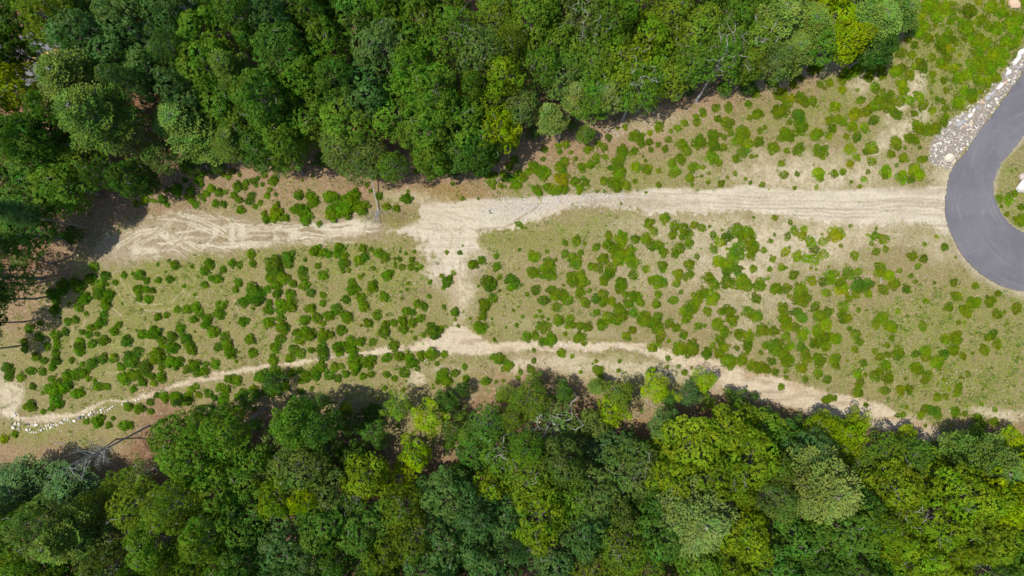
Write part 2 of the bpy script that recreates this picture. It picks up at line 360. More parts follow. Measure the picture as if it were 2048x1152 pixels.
        f = np.clip(blob(*b)*1.3, 0, 1)*(0.62+.38*sstep(-.12, .1, nD)); mixc(f, (.60, .515, .37)); grass = grass*(1-.8*f); sand = np.maximum(sand, f*.7); chips = np.clip(chips+.1*f, 0, 1)
    # verge of the asphalt
    rd = poly_sd(X, Y, ROAD_OUT); ri = poly_sd(X, Y, ROAD_IN)
    f = sstep(15, 2, np.abs(rd)+nA*20)*(Y > 330)*.8; mixc(f, (.56, .475, .34)); sand = np.maximum(sand, f*.7)
    f = sstep(9, 2, np.abs(ri)+nA*20)*.7; mixc(f, (.50, .44, .33)); sand = np.maximum(sand, f*.6)
    # the track
    td = poly_sd(Xw+nB*12, Yw+nD*12, TRACK); sft = 5+16*sstep(470, 530, Y)*sstep(1000, 950, X); tr = sstep(1, -1, (td+nA*14+nD*sft*2.2)/sft)
    streak = fbm(X/120, Y/5.5, 51, 4)-.5
    mixc(tr*.95, (.66, .59, .475)); tone = np.clip(streak*2.6+.15, -1, 1)
    f = tr*np.clip(tone, 0, 1)*(.45+.55*sstep(1150, 1300, X))*.8; mixc(f, (.42, .34, .24)); f = tr*np.clip((fbm(X/34, Y/20, 57, 4)-.5)*3.5, 0, 1)*.5; mixc(f, (.44, .37, .27))
    f = tr*np.clip(-tone, 0, 1)*.6; mixc(f, (.68, .60, .47))
    f = tr*blob(1260, 402, 130, 12, .8, .8, 0); mixc(f*.7, (.34, .28, .18))
    # stony part of the track
    f = tr*blob(1060, 418, 110, 20, .8, .9, -.12); mixc(f*.5, (.53, .48, .41)); chips = np.clip(chips+.8*f, 0, 1)
    f = sstep(8, 2, line_d(Xw, Yw, [(960, 398), (1120, 392), (1240, 391), (1300, 386)]))*.6; chips = np.clip(chips+f, 0, 1); mixc(f*.5, (.55, .5, .45))
    sand = np.maximum(sand, tr); grass = grass*(1-tr)
    ysc = np.interp(X, [960, 1250, 1600, 1895], [425, 405, 408, 415]); yv = Y-ysc+4*np.sin(X/90)
    for off in (-16, -9, -1, 6, 13, 21):
        f = tr*sstep(2.0, .4, np.abs(yv-off+nA*14))*sstep(.40, .55, fbm(X/70+off, Y/9, 101, 3))*(X > 1180)*.7; mixc(f, (.40, .33, .235)); rut = np.maximum(rut, f)
    for k in range(9):
        f = tr*sstep(1.3, .3, np.abs(Y-470-k*6+(X-900)*.05+nB*3))*(X > 875)*(X < 957)*sstep(.38, .5, fbm(X/20, Y/6, 103, 3))*.55; mixc(f, (.42, .35, .25))
    for pts in ([(850, 425), (890, 432), (925, 445), (950, 458)], [(845, 440), (880, 450), (905, 470), (900, 500)], [(770, 458), (830, 455), (880, 462), (930, 458)], [(870, 412), (905, 425), (950, 440)], [(860, 470), (845, 500), (850, 530)]):
        f = tr*sstep(2.2, .4, line_d(Xw, Yw, pts))*.6; mixc(f, (.42, .34, .235)); rut = np.maximum(rut, f)
    # rivulet through the track
    riv = sstep(2.2, .2, line_d(Xw, Yw, [(950, 458), (1010, 452), (1050, 432), (1075, 410), (1090, 402)]))*.8; mixc(riv, (.26, .18, .10))
    riv2 = sstep(3, .5, line_d(Xw, Yw, [(1000, 458), (1060, 440), (1110, 420), (1160, 398)])); mixc(riv2, (.62, .53, .38))
    # hard standing with tyre marks
    hd = poly_sd(Xw, Yw, HARD); hp = sstep(14, -10, hd+nD*22); mixc(hp*.9, (.36, .285, .19)); f = hp*sstep(470, 400, X)*sstep(.36, .56, fbm(X/30, Y/16, 55, 4)+.06)*.22; mixc(f, (.58, .50, .38)); grass = grass*(1-.9*hp); chips = chips*(1-.5*hp)
    strk = np.zeros(X.shape); r0 = random.Random(4)
    box = (X > 190) & (X < 800) & (Y > 410) & (Y < 550); Xs, Ys = X[box], Y[box]; acc = np.zeros(Xs.shape)
    Xq = Xs+(fbm(Xs/25, Ys/25, 61, 3)-.5)*8; Yq = Ys+(fbm(Xs/25, Ys/25, 65, 3)-.5)*8
    for i in range(150):
        if i < 104:                                         # sweeping pairs of wheel marks, fanned round the turning area
            if i % 2 == 0:
                q = r0.choice([0, 0, 1, 2]); rad = r0.uniform(40, 165); c0 = [(330, 560), (400, 600), (250, 400)][q]; a0 = r0.uniform(-2.6, -1.0) if q < 2 else r0.uniform(.3, 1.2); da = r0.uniform(.25, .8)
            else: rad += 5.5
            pts = [(c0[0]+rad*1.25*math.cos(a0+da*t), c0[1]+rad*math.sin(a0+da*t)) for t in (0, .2, .4, .6, .8, 1)]
        else:
            cx = r0.uniform(380, 740); cy = r0.uniform(446, 492); ang = r0.gauss(-.03, .05); ln = r0.uniform(40, 110); bend = r0.uniform(-5, 5)
            ca, sa = math.cos(ang), math.sin(ang)
            pts = [(cx+(t*ln)*ca-bend*(1-4*t*t)*sa, cy+(t*ln)*sa+bend*(1-4*t*t)*ca) for t in (-.5, -.3, -.1, .1, .3, .5)]
        amp = r0.uniform(.5, 1); dk_ = r0.random() < .30 and i < 104
        f_ = sstep(r0.uniform(1.5, 2.6), .7, line_d(Xq, Yq, pts))*amp
        if dk_: acc = acc*(1-f_)-f_*.5
        else: acc = np.maximum(acc, f_)
    for (cx, cy, rx, ry) in ((465, 468, 7, 26), (483, 462, 9, 20), (590, 470, 12, 14), (550, 478, 8, 10), (430, 460, 6, 12), (720, 448, 40, 10), (690, 462, 40, 9), (640, 455, 20, 7), (270, 500, 9, 14), (330, 470, 10, 8), (300, 500, 16, 6), (500, 490, 60, 6)):
        acc = np.maximum(acc, .8*sstep(1.4, .5, np.hypot((Xq-cx)/rx, (Yq-cy)/ry)+(fbm(Xs/9, Ys/5, 71, 3)-.5)*1.6))
    strk[box] = acc; f = np.clip(-strk, 0, 1)*hp; mixc(f*1.4, (.30, .235, .155)); strk = np.clip(strk, 0, 1); f = strk*hp; mixc(f, (.68, .61, .48)); sand = np.maximum(sand, hp*.5+f*.5)
    # rings driven into the turf
    rings = [([(165, 660), (172, 640), (185, 624), (205, 617), (225, 618)], 1.6), ([(225, 618), (243, 632), (251, 650), (252, 668)], 1.4),
             ([(146, 650), (144, 690), (152, 712), (172, 728)], 1.2), ([(200, 745), (235, 744), (262, 738), (290, 725)], 1.5), ([(225, 700), (250, 692), (268, 680), (285, 662)], 1.1),
             ([(232, 515), (240, 560), (262, 600), (285, 611), (320, 609), (345, 603)], 1.3), ([(250, 545), (262, 585), (290, 622), (330, 622), (360, 612), (378, 590), (392, 555)], 1.2), ([(222, 540), (230, 580), (250, 612)], 1.1),
             ([(345, 600), (366, 580), (378, 550)], 1.2), ([(358, 598), (384, 566), (398, 535)], 1.2), ([(365, 622), (385, 590), (402, 560)], 1.0), ([(295, 650), (290, 690)], 1.0), ([(905, 470), (1000, 500)], .4),
             ([(480, 640), (470, 600)], .9), ([(660, 690), (662, 712)], 1.0)]
    for pts, wd in rings:
        f = sstep(wd+1.2, .2, line_d(Xw*.5+X*.5, Yw*.5+Y*.5, pts))*(.35+.65*sstep(-.2, .15, nB*1.5)); mixc(f*.75, (.54, .45, .30)); sand = np.maximum(sand, f*.6)
    f = blob(380, 610, 70, 14, .9, .35, -.3); mixc(f, (.24, .18, .09))
    # washes
    wd_ = np.minimum(line_d(Xw*.6+X*.4, Yw*.6+Y*.4, WASH1, WASH1W), line_d(Xw, Yw, WASH2, WASH2W)); fd = poly_sd(Xw, Yw, FAN)
    wsh = sstep(4, -4, np.minimum(wd_, fd)+nA*9+nD*9); mixc(wsh*.95, (.64, .54, .40)); grass = grass*(1-wsh)
    f = wsh*np.clip((fbm(X/30, Y/8, 81, 4)-.52)*4, 0, 1)*.7; mixc(f, (.38, .28, .18))
    f = wsh*sstep(1330, 1450, X)*np.clip((fbm(X/50, Y/9, 85, 3)-.5)*4, 0, 1)*.6; mixc(f, (.40, .28, .16))
    chips = np.clip(chips*(1-.5*wsh)+wsh*.4*(np.abs(X-1180) < 110), 0, 1); sand = np.maximum(sand, wsh)
    # pinkish runnel
    f = sstep(16, 2, line_d(Xw, Yw, [(905, 555), (912, 600), (915, 645)]))*.7; mixc(f*.8, (.42, .31, .21)); chips = np.clip(chips+f*.6, 0, 1); grass *= 1-f
    # gravel bed under riprap
    rr = sstep(4, -3, poly_sd(Xw, Yw, RIPRAP)); mixc(rr, (.33, .29, .25)); chips = np.clip(chips+rr, 0, 1); grass *= 1-rr; sand = np.maximum(sand, rr*.5)
    z = (fbm(X/90, Y/90, 41, 4)-.5)*.5+nB*.10+nD*.05*(1-tr)
    flat = np.maximum(sstep(14, 3, rd), 0)
    od = line_d(X, Y, OLDROAD); flat = np.maximum(flat, sstep(75, 60, od))
    z = z*(1-flat)-.10*flat
    z = z-.16*wsh-.10*riv-.04*strk*hp-.03*tr-.07*rut
    return base, sand, grass, chips, z, tr, np.maximum(wsh, 0), hp
base, sand, grass, chips, Z, trm, wshm, hpm = ground_fields(X, Y)
WX, WY = (X-1024)*S, (576-Y)*S
ny, nx = X.shape
def zat(px, py):
    i = min(max(int(round((py-GY0)/STEP)), 0), ny-1); j = min(max(int(round((px-GX0)/STEP)), 0), nx-1)
    return float(Z[i, j])
idx = np.arange(nx*ny).reshape(ny, nx)
quads = np.stack([idx[:-1, :-1], idx[1:, :-1], idx[1:, 1:], idx[:-1, 1:]], -1).reshape(-1, 4)
def fc(a): return ((a[:-1, :-1]+a[1:, :-1]+a[1:, 1:]+a[:-1, 1:])/4).ravel()
base *= (.69, .68, .64)
Vall = np.stack([WX, WY, Z], -1).reshape(-1, 3); Call = base.reshape(-1, 3); Mall = np.stack([sand, grass, chips], -1).reshape(-1, 3)
cls = np.zeros(len(quads), int)
cls[(fc(trm) > .5) | (fc(hpm) > .5)] = 1; cls[(fc(wshm) > .5) & (cls == 0)] = 2
for k, nm in ((0, 'ground'), (1, 'dirt_track'), (2, 'washed_out_channel')):
    q = quads[cls == k]; u, inv = np.unique(q, return_inverse=True)
    Vk, Ck, Mk, Fk = Vall[u], Call[u], Mall[u], inv.reshape(-1, 4)
    if k == 0:                                              # skirt out to the horizon, joined to the same sheet
        n0 = len(Vk); ring = []
        x0, x1, y0, y1 = WX.min(), WX.max(), WY.min(), WY.max(); E = 1400
        edge = list(idx[0, :])+list(idx[1:, -1])+list(idx[-1, ::-1][1:])+list(idx[::-1, 0][1:-1])
        pos = {v: i for i, v in enumerate(u)}; extraV = []; extraF = []; scl = [1.15, 1.6, 3, 14]
        prev = [pos.get(e, None) for e in edge]
        add = []
        ev = Vall[edge]
        prev_idx = []
        for e, p in zip(edge, prev):
            if p is None: add.append(Vall[e]); prev_idx.append(n0+len(add)-1)
            else: prev_idx.append(p)
        for s_ in scl:
            cur = []
            for v in ev: add.append((v[0]*s_, v[1]*s_, -.3)); cur.append(n0+len(add)-1)
            ne = len(edge)
            for i in range(ne): extraF.append((prev_idx[i], prev_idx[(i+1) % ne], cur[(i+1) % ne], cur[i]))
            prev_idx = cur
        add = np.array(add); Vk = np.concatenate([Vk, add]); nadd = len(add)
        Ck = np.concatenate([Ck, np.tile((.20, .13, .07), (nadd, 1))]); Mk = np.concatenate([Mk, np.tile((0, .5, .3), (nadd, 1))])
        Fk = np.concatenate([Fk, np.array(extraF)])
    me = np_mesh(nm, Vk, Fk, True, None, {'Col': Ck, 'msk': Mk})
    tag(link(nm, me, M_ground), kind='structure')

# ------------------------------------------------------------------ asphalt
def densify(pts, step=6, jit=.5, closed=True):
    P = [Vector(p) for p in pts]; n = len(P); outp = []
    for i in range(n if closed else n-1):
        p0, p1, p2, p3 = P[(i-1) % n] if closed or i > 0 else P[0], P[i], P[(i+1) % n], P[(i+2) % n] if closed or i+2 < n else P[-1]
        k = max(1, int((p2-p1).length/step))
        for j in range(k):
            t = j/k
            q = .5*((2*p1)+(-p0+p2)*t+(2*p0-5*p1+4*p2-p3)*t*t+(-p0+3*p1-3*p2+p3)*t**3)
            outp.append((q.x+random.gauss(0, jit), q.y+random.gauss(0, jit)))
    if not closed: outp.append(tuple(P[-1]))
    return outp
def sheet(name, loops, z, mat, skirt=.12):
    loops = [[Vector((*W(*p), z)) for p in lp] for lp in loops]
    tris = tessellate_polygon(loops); V = [v for lp in loops for v in lp]; n = len(V)
    V3 = [tuple(v) for v in V]+[(v.x, v.y, z-skirt) for v in V]; F = []
    for t in tris:
        a, b, c = t
        if (V[b]-V[a]).cross(V[c]-V[a]).z < 0: a, b, c = c, b, a
        F.append((a, b, c))
    o = 0
    for lp in loops:
        m = len(lp)
        for i in range(m):
            a, b = o+i, o+(i+1) % m; F.append((a, b, b+n)); F.append((a, b+n, a+n))
        o += m
    return link(name, np_mesh(name, V3, F), mat)
tag(sheet('asphalt_road', [densify(ROAD_OUT, 4, .8), densify(ROAD_IN, 4, 1.1)[::-1]], .02, M_asphalt), kind='structure')
def offset_line(pts, d):
    r = []
    for i, p in enumerate(pts):
        a = Vector(pts[max(i-1, 0)]); b = Vector(pts[min(i+1, len(pts)-1)]); t = (b-a).normalized(); r.append((p[0]-t.y*d, p[1]+t.x*d))
    return r
ol = densify(OLDROAD, 30, 0, False)
tag(sheet('paved_road', [offset_line(ol, -52)+offset_line(ol, 52)[::-1]], .02, M_asphalt), kind='structure')
lm = bpy.data.objects.new('lane_marking', None)
for d in (-3.2, 1.6):
    lpts = offset_line(ol, d)+offset_line(ol, d+2.0)[::-1]
    tag(sheet('lane_marking', [lpts], .026, M_paint, .004), kind='structure')

# ------------------------------------------------------------------ trees
def unit(v): return v/(np.linalg.norm(v, axis=-1, keepdims=True)+1e-9)
def rosettes(cen, nor, size, nleaf, r, wid=.5, cup=.35, jit=.38):
    """leaf rosettes at cen facing nor -> quads"""
    n = len(cen); nor = unit(nor+r.normal(0, jit, nor.shape))
    ref = np.where(np.abs(nor[:, 2:3]) < .9, np.array([[0, 0, 1.]]), np.array([[1., 0, 0]]))
    a = unit(np.cross(nor, ref)); b = np.cross(nor, a); out_ = []
    ph = r.uniform(0, 6.28, n)
    for k in range(nleaf):
        th = ph+k*2*math.pi/nleaf+r.normal(0, .25, n)
        d = a*np.cos(th)[:, None]+b*np.sin(th)[:, None]
        s = np.cross(nor, d); L_ = (size*r.uniform(.7, 1.25, n))[:, None]
        cu = r.normal(cup, .25, n)[:, None]
        tip = cen+d*L_-nor*L_*cu; mid = cen+d*L_*.5
        tw = r.normal(0, .25, n)[:, None]
        out_.append(np.stack([cen+d*L_*.05, mid+s*L_*wid*.5+nor*L_*tw*.4, tip, mid-s*L_*wid*.5-nor*L_*tw*.4], 1))
    Q = np.concatenate(out_, 0); return Q.reshape(-1, 3), np.arange(len(Q)*4).reshape(-1, 4)
def sphere_dirs(n, r):
    v = r.normal(0, 1, (n, 3)); return unit(v)
def puff_points(puffs, dens, r, zmin=-.35, cenz=None):
    P = []; Nn = []; A = []
    pc = np.array([p[:3] for p in puffs]); pr = np.array([p[3] for p in puffs])
    for i, (x, y, z, rad) in enumerate(puffs):
        n = int(dens*4*math.pi*rad*rad*.7); d = sphere_dirs(n, r); d = d[d[:, 2] > zmin]
        d *= np.array([1, 1, .8]); rr = rad*(1+r.normal(0, .07, len(d)))
        p = np.array([x, y, z])+d*rr[:, None]
        dist = np.linalg.norm(p[:, None]-pc[None], axis=2)/pr[None]; dist[:, i] = 9
        keep = dist.min(1) > .72
        P.append(p[keep]); Nn.append(unit(d[keep])); A.append(np.full(keep.sum(), r.uniform(.3, .7)))
    return np.concatenate(P), np.concatenate(Nn), np.concatenate(A)
def limbs(bag, base, targets, r0, r, n=6, fork=.45, bend=.6):
    for t in targets:
        t = np.array(t, float); b = np.array(base(r), float); m = b*(1-fork)+t*fork+r.normal(0, bend, 3)*np.array([1, 1, .4])
        m2 = b*.2+t*.8+r.normal(0, bend*.5, 3)
        q = r0*r.uniform(.5, 1)
        bag.tube([b, m, m2, t], [q, q*.65, q*.42, q*.15], n)

def broadleaf(seed, R=4.0, h=16.0, npuff=30, size=.26, dens=7.5, depth=5.5, bare=4, wid=.62, loose=0., rag=.45):
    r = np.random.default_rng(seed); puffs = []
    ang0 = r.uniform(0, 6.28); sx = r.uniform(.85, 1.15); ph1, ph2 = r.uniform(0, 6.28, 2)
    for i in range(npuff):
        rho = math.sqrt((i+.5)/npuff); th = ang0+i*2.39996+r.normal(0, .35)
        lob = 1+.20*math.sin(3*th+ph1)*rag+.14*math.sin(5*th+ph2)*rag-.06
        rad = r.uniform(.6, 1.45)*(1-.2*rho); rr = rho*(R-rad*.6)*lob*(1+r.normal(0, .07+.06*rag))
        zt = h-.9-(rho**1.9)*depth*r.uniform(.6, 1.0)+r.normal(0, .45)
        puffs.append((rr*math.cos(th)*sx, rr*math.sin(th)/sx, zt, rad))
    for i in range(npuff//2):                                # lower tier so side views are closed
        th = r.uniform(0, 6.28); rad = r.uniform(.8, 1.3); rr = (R-rad*.7)*r.uniform(.6, .98)
        puffs.append((rr*math.cos(th), rr*math.sin(th), h-depth*r.uniform(.9, 1.35), rad))
    P, Nn, A = puff_points(puffs, dens, r)
    if loose: k = r.random(len(P)) > loose; P, Nn, A = P[k], Nn[k], A[k]
    V, F = rosettes(P, Nn, size, 5, r, wid)
    var = np.tile(A, 5)+r.uniform(-.28, .28, len(F)); b = Bag(); b.add(V, F, np.clip(var, 0, 1))
    crown = b.mesh('crown')
    t = Bag(); zb = h-depth-1.5; lx, ly = r.normal(0, .3, 2)
    t.tube([(0, 0, -.3), (0, 0, .5), (lx*.5, ly*.5, zb*.5), (lx, ly, zb), (0, 0, h-2.2)], [.34, .27, .22, .18, .05], 9)
    limbs(t, lambda q: (lx*.8, ly*.8, q.uniform(zb*.75, h-4)), [(p[0]*.96, p[1]*.96, p[2]) for p in puffs[2::2]], .10, r)
    for _ in range(bare):                                    # bare twigs poking out of the canopy
        p = puffs[r.integers(0, npuff)]; e = np.array(p[:3])+np.array([r.normal(0, .5), r.normal(0, .5), p[3]+.15])
        q = e+np.array([r.normal(0, .6), r.normal(0, .6), .1]); m = (e+q)/2+r.normal(0, .2, 3)*np.array([1, 1, .3])
        t.tube([np.array(p[:3]), e, m, q], [.04, .036, .026, .010], 5)
        t.tube([m, m+np.array([r.normal(0, .5), r.normal(0, .5), .1])], [.03, .01], 4)
    return t.mesh('trunk', True), crown
def pine(seed, R=4.0, h=18.0):
    r = np.random.default_rng(seed); t = Bag(); b = Bag()
    t.tube([(0, 0, -.3), (0, 0, .6), (.1, 0, h*.5), (0, 0, h-.4)], [.36, .29, .2, .03], 9)
    cen = []; nor = []; dirs = []; av = []
    z = h*.55; tier = 0
    while z < h-.3:
        f = (h-z)/(h*.45); ln = R*min(1.0, .18+.95*f**.8)*r.uniform(.9, 1.08); nb = int(r.integers(6, 9)); a0 = r.uniform(0, 6.28)
        for k in range(nb):
            th = a0+k*2*math.pi/nb+r.normal(0, .12); l2 = ln*r.uniform(.75, 1.1); d = np.array([math.cos(th), math.sin(th), 0]); rise = r.uniform(.05, .28)
            p0 = np.array([0, 0, z]); pts = [p0, p0+d*l2*.5+np.array([0, 0, l2*rise*.35]), p0+d*l2+np.array([0, 0, l2*rise])]
            t.tube(pts, [.06, .04, .012], 5)
            side = np.array([-d[1], d[0], 0]); bv = r.uniform(.25, .75)
            for q in np.arange(.22, 1.02, .075/max(l2/4, .5)):
                wq = l2*.26*math.sin(min(1, q*.9+.1)*2.9)+.12
                c0 = p0+d*l2*q+np.array([0, 0, l2*rise*q])
                for s_ in np.arange(-wq, wq+.01, .22):
                    cen.append(c0+side*s_+d*abs(s_)*.55+r.normal(0, .05, 3)+np.array([0, 0, .08-abs(s_)*.12])); dirs.append(d+side*np.sign(s_)*.7*(abs(s_) > .1)+np.array([0, 0, .35])); av.append(bv)
        z += r.uniform(.55, .85)*(.6+.6*f); tier += 1
    for q in range(14):
        cen.append(np.array([0, 0, h-.5+.06*q])+r.normal(0, .06, 3)); dirs.append(np.array([r.normal(), r.normal(), 1.])); av.append(.8)
    cen = np.array(cen); dirs = unit(np.array(dirs)); av = np.array(av); allQ = []; vv = []
    for k in range(5):
        d = unit(dirs+r.normal(0, .38, dirs.shape)); s = unit(np.cross(d, r.normal(0, .5, d.shape)+np.array([0, 0, 1.])))
        L_ = r.uniform(.22, .40, (len(d), 1)); w_ = .035+r.uniform(0, .03, (len(d), 1))
        allQ.append(np.stack([cen-s*w_*.6, cen+d*L_*.6-s*w_, cen+d*L_, cen+d*L_*.6+s*w_], 1)); vv.append(av+r.uniform(-.25, .25, len(d)))
    Q = np.concatenate(allQ); b.add(Q.reshape(-1, 3), np.arange(len(Q)*4).reshape(-1, 4), np.clip(np.concatenate(vv), 0, 1))
    return t.mesh('trunk', True), b.mesh('crown')
def bare_tree(seed, R=3.6, h=16.0):
    r = np.random.default_rng(seed); t = Bag(); b = Bag()
    t.tube([(0, 0, -.3), (0, 0, .6), (.3, .1, h*.4), (-.1, .2, h*.7), (.2, 0, h-.5)], [.28, .22, .17, .1, .02], 9)
    def grow(p, d, l, q, lev):
        d = unit(d); m = p+d*l*.5+r.normal(0, l*.06, 3); e = p+d*l+r.normal(0, l*.08, 3)
        b.tube([p, m, e], [q, q*.75, q*.45], 5 if lev < 2 else 3, False)
        if lev < 3:
            for _ in range(int(r.integers(2, 5))):
                s = p+(e-p)*r.uniform(.35, 1); grow(s, d+r.normal(0, .55, 3)+np.array([0, 0, .12]), l*r.uniform(.45, .7), q*.5, lev+1)
    for i in range(13):
        z = h*r.uniform(.42, .93); th = i*2.4; l = R*r.uniform(.55, .9)*(1.2-.5*z/h)
        grow(np.array([.1, .1, z]), np.array([math.cos(th), math.sin(th), r.uniform(.2, .7)]), l, .075, 0)
    return t.mesh('trunk', True), b.mesh('branches', True)
for_kind = {}
for_kind['O'] = [broadleaf(100+i, npuff=34+2*(i % 3), dens=9.5, size=.27, depth=5.0+.6*(i % 3), bare=2) for i in range(7)]
for_kind['L'] = [broadleaf(200+i, npuff=42, dens=11, size=.22, depth=5.5, wid=.5, loose=.12, bare=5) for i in range(5)]
for_kind['Y'] = [broadleaf(300+i, npuff=36, dens=11, size=.24, depth=5.0, wid=.7, loose=.08, bare=2) for i in range(4)]
for_kind['B'] = [broadleaf(400+i, npuff=28, dens=9.0, size=.23, depth=5.5, wid=.55, loose=.30, bare=16) for i in range(3)]
for_kind['R'] = [broadleaf(700+i, npuff=26, dens=11, size=.24, depth=6.5, wid=.62, loose=.12, bare=3, rag=1.5) for i in range(4)]
for_kind['P'] = [pine(500+i) for i in range(4)]
for_kind['D'] = [bare_tree(600+i) for i in range(3)]
for k, lst in for_kind.items():
    for tr_, cr_ in lst:
        tr_.materials.append({'D': M_bark_pale, 'B': M_bark_pale, 'P': M_bark, 'Y': M_bark}.get(k, M_bark))
        cr_.materials.append(M_bark_pale if k == 'D' else (M_needle if k == 'P' else M_leaf))
TINT = {'o': (.112, .222, .024), 'k': (.122, .222, .050), 'g': (.145, .258, .018), 'l': (.190, .280, .018), 'y': (.320, .410, .002), 'v': (.215, .305, .010), 'p': (.160, .240, .030), 'w': (.195, .255, .048),
        't': (.092, .185, .042), 'd': (.070, .145, .014), 'b': (.290, .390, .002), 'n': (.165, .235, .040)}
TW = {'o': 'deep green', 'k': 'bluish green', 'g': 'fresh green', 'l': 'light olive green', 'y': 'bright yellow green', 'v': 'yellowish olive', 'p': 'soft green', 'w': 'pale grey green', 't': 'dark teal green', 'd': 'very dark green', 'b': 'bright green', 'n': 'grey green'}
tree_n = [0]
LMC = [(895,385,'the orange seep'),(945,455,'the track junction'),(890,545,'the sandy spur tip'),(930,680,'the sand fan'),(832,757,'the round sand patch'),(837,777,'the bear'),(757,425,'the fallen tree'),(606,345,'the leaning edge trunk'),(205,655,'the driven ring'),(350,610,'the tyre loops'),(220,520,"the track's left end"),(480,470,'the tyre-marked hardstanding'),
 (1897,316,'the cream boulder'),(2026,9,'the orange boulder'),(2045,370,'the island boulder'),(1921,246,'the grey slab'),(1117,285,'the small pale pine'),(1245,240,'the curved grey trunk'),(1392,203,'the long leaning trunk'),(1895,400,'the asphalt mouth'),(1950,541,'the asphalt bend'),(2030,590,"the asphalt loop's foot"),(20,785,'the gravel patch'),(42,830,'the rusty puddle'),
 (182,855,'the stone row'),(1010,695,'the channel fork'),(1230,690,'the pebbly channel bend'),(1360,715,'the wash bend'),(1640,797,'the wide wash'),(1850,860,'the wash end'),(1410,762,'the bright wash-side tree'),(1318,780,'the bright edge tree'),(850,842,'the bright yellow tree'),(298,852,'the dead trunk'),(2000,828,'the right-hand sand streak'),
 (1640,330,'the upper sandy patch'),(1830,165,'the small sand streak'),(105,480,'the left forest corner'),(2048,700,'the right photo edge'),(5,680,'the left photo edge'),(560,730,'the narrow runnel'),(1160,398,'the stony track stretch'),(1840,30,"the upper wood's right end"),(294,607,'the flat white stone')]
LMT = [(0,0,'the top left corner'),(0,1152,'the bottom left corner'),(2048,1152,'the bottom right corner'),(1024,1152,'the bottom centre'),(700,0,'the top edge'),(40,120,'the road gap'),(15,165,'the yellow corner tree'),(130,180,'the feathery pine pair'),(352,238,'the pine by the hollow'),(606,345,'the leaning edge trunk'),(757,425,'the fallen tree'),(895,385,'the orange seep'),
 (992,252,'the yellow edge tree'),(1172,34,'the bare-topped tree'),(1100,225,'the small pale pine'),(1300,160,'the white-limbed tree'),(1392,203,'the long leaning trunk'),(1684,35,'the yellow top tree'),(1830,40,"the upper wood's end"),(30,970,'the teal corner pine'),(298,852,'the dead trunk'),(178,925,'the twiggy dead tree'),(850,842,'the bright yellow tree'),(865,1000,'the brown floor gap'),
 (790,955,'the yellow pair'),(1112,862,'the silvery tree'),(1402,1042,'the big pale pine'),(1662,985,'the right-hand pale pine'),(1318,780,'the bright edge tree'),(1410,762,'the wash-side tree'),(1700,850,'the bushy yellow tree'),(1850,860,'the wash end'),(1925,1010,'the dead yellow-wood tree'),(832,757,'the round sand patch'),(1010,695,'the channel fork'),(105,480,'the left forest corner'),
 (0,620,'the left photo edge'),(2048,940,'the right photo edge'),(450,900,'the grey slanting trunk'),(1700,1072,'the dark round crown'),(500,150,'the upper wood pine')]
LMR = [(1897,316,'the cream boulder'),(1921,246,'the long grey slab'),(1963,205,'the orange slab'),(1984,187,'the grey slab pair'),(2032,122,'the long white slab'),(2048,85,'the right photo edge'),(1860,325,"the bank's lower tip"),(1903,341,'the asphalt corner'),(1983,233,'the asphalt edge'),(1875,270,'the leafy bank end'),
 (26,855,'the big white stone'),(160,834,'the dark grey stone'),(150,841,'the pointed white stone'),(276,800,'the last white pair'),(42,830,'the rusty puddle'),(55,860,'the white egg-shaped stone'),(100,850,'the packed cream stones'),(20,848,"the row's left end"),(220,815,"the row's stony gap"),
 (1230,690,'the pebbly bend'),(1150,692,'the straight wash'),(1085,690,'the wash-side shrubs'),(1190,700,'the palest gravel')]
used_labels = set()
def dirw(dx, dy):
    a = math.degrees(math.atan2(-dy, dx)) % 360
    return ['right of', 'up-right of', 'above', 'up-left of', 'left of', 'down-left of', 'below', 'down-right of'][int((a+22.5)//45) % 8]
def uniq(desc, px, py, lms, zone=''):
    L_ = sorted(lms, key=lambda q: math.hypot(px-q[0], py-q[1])); d = lambda q: math.hypot(px-q[0], py-q[1])
    c = []
    def w1(q, fine=False):
        dd = d(q); pre = 'just ' if dd < 38 else ('' if dd < 95 else ('well ' if dd < 220 else 'far '))
        return (pre if fine else '')+dirw(px-q[0], py-q[1])+' '+q[2]
    if d(L_[0]) < 120: c.append(desc+', '+w1(L_[0], True))
    near = L_[:7]; prs = [(a, b) for i, a in enumerate(near) for b in near[i+1:]]; prs.sort(key=lambda ab: d(ab[0])+d(ab[1]))
    for a, b in prs: c.append(desc+', '+w1(a)+' and '+w1(b))
    for a, b in prs: c.append(desc+', '+w1(a, True)+' and '+w1(b, True))
    for t in c:
        if len(t.split()) <= 16 and t not in used_labels: used_labels.add(t); return t
    for q in L_[:9]:
        t = desc+', '+w1(q, True)
        if len(t.split()) <= 16 and t not in used_labels: used_labels.add(t); return t
    return ([t for t in c if len(t.split()) <= 16] or [desc])[0]
def pct(px, py):
    return '%.1f%% across and %.1f%% down the photo' % (px/20.48, py/11.52)
Nr = np.array
def edge_sd(px, py):
    a = Nr([px]), Nr([py]); return min(float(poly_sd(*a, N_POLY)[0]), float(poly_sd(*a, S_POLY)[0]))
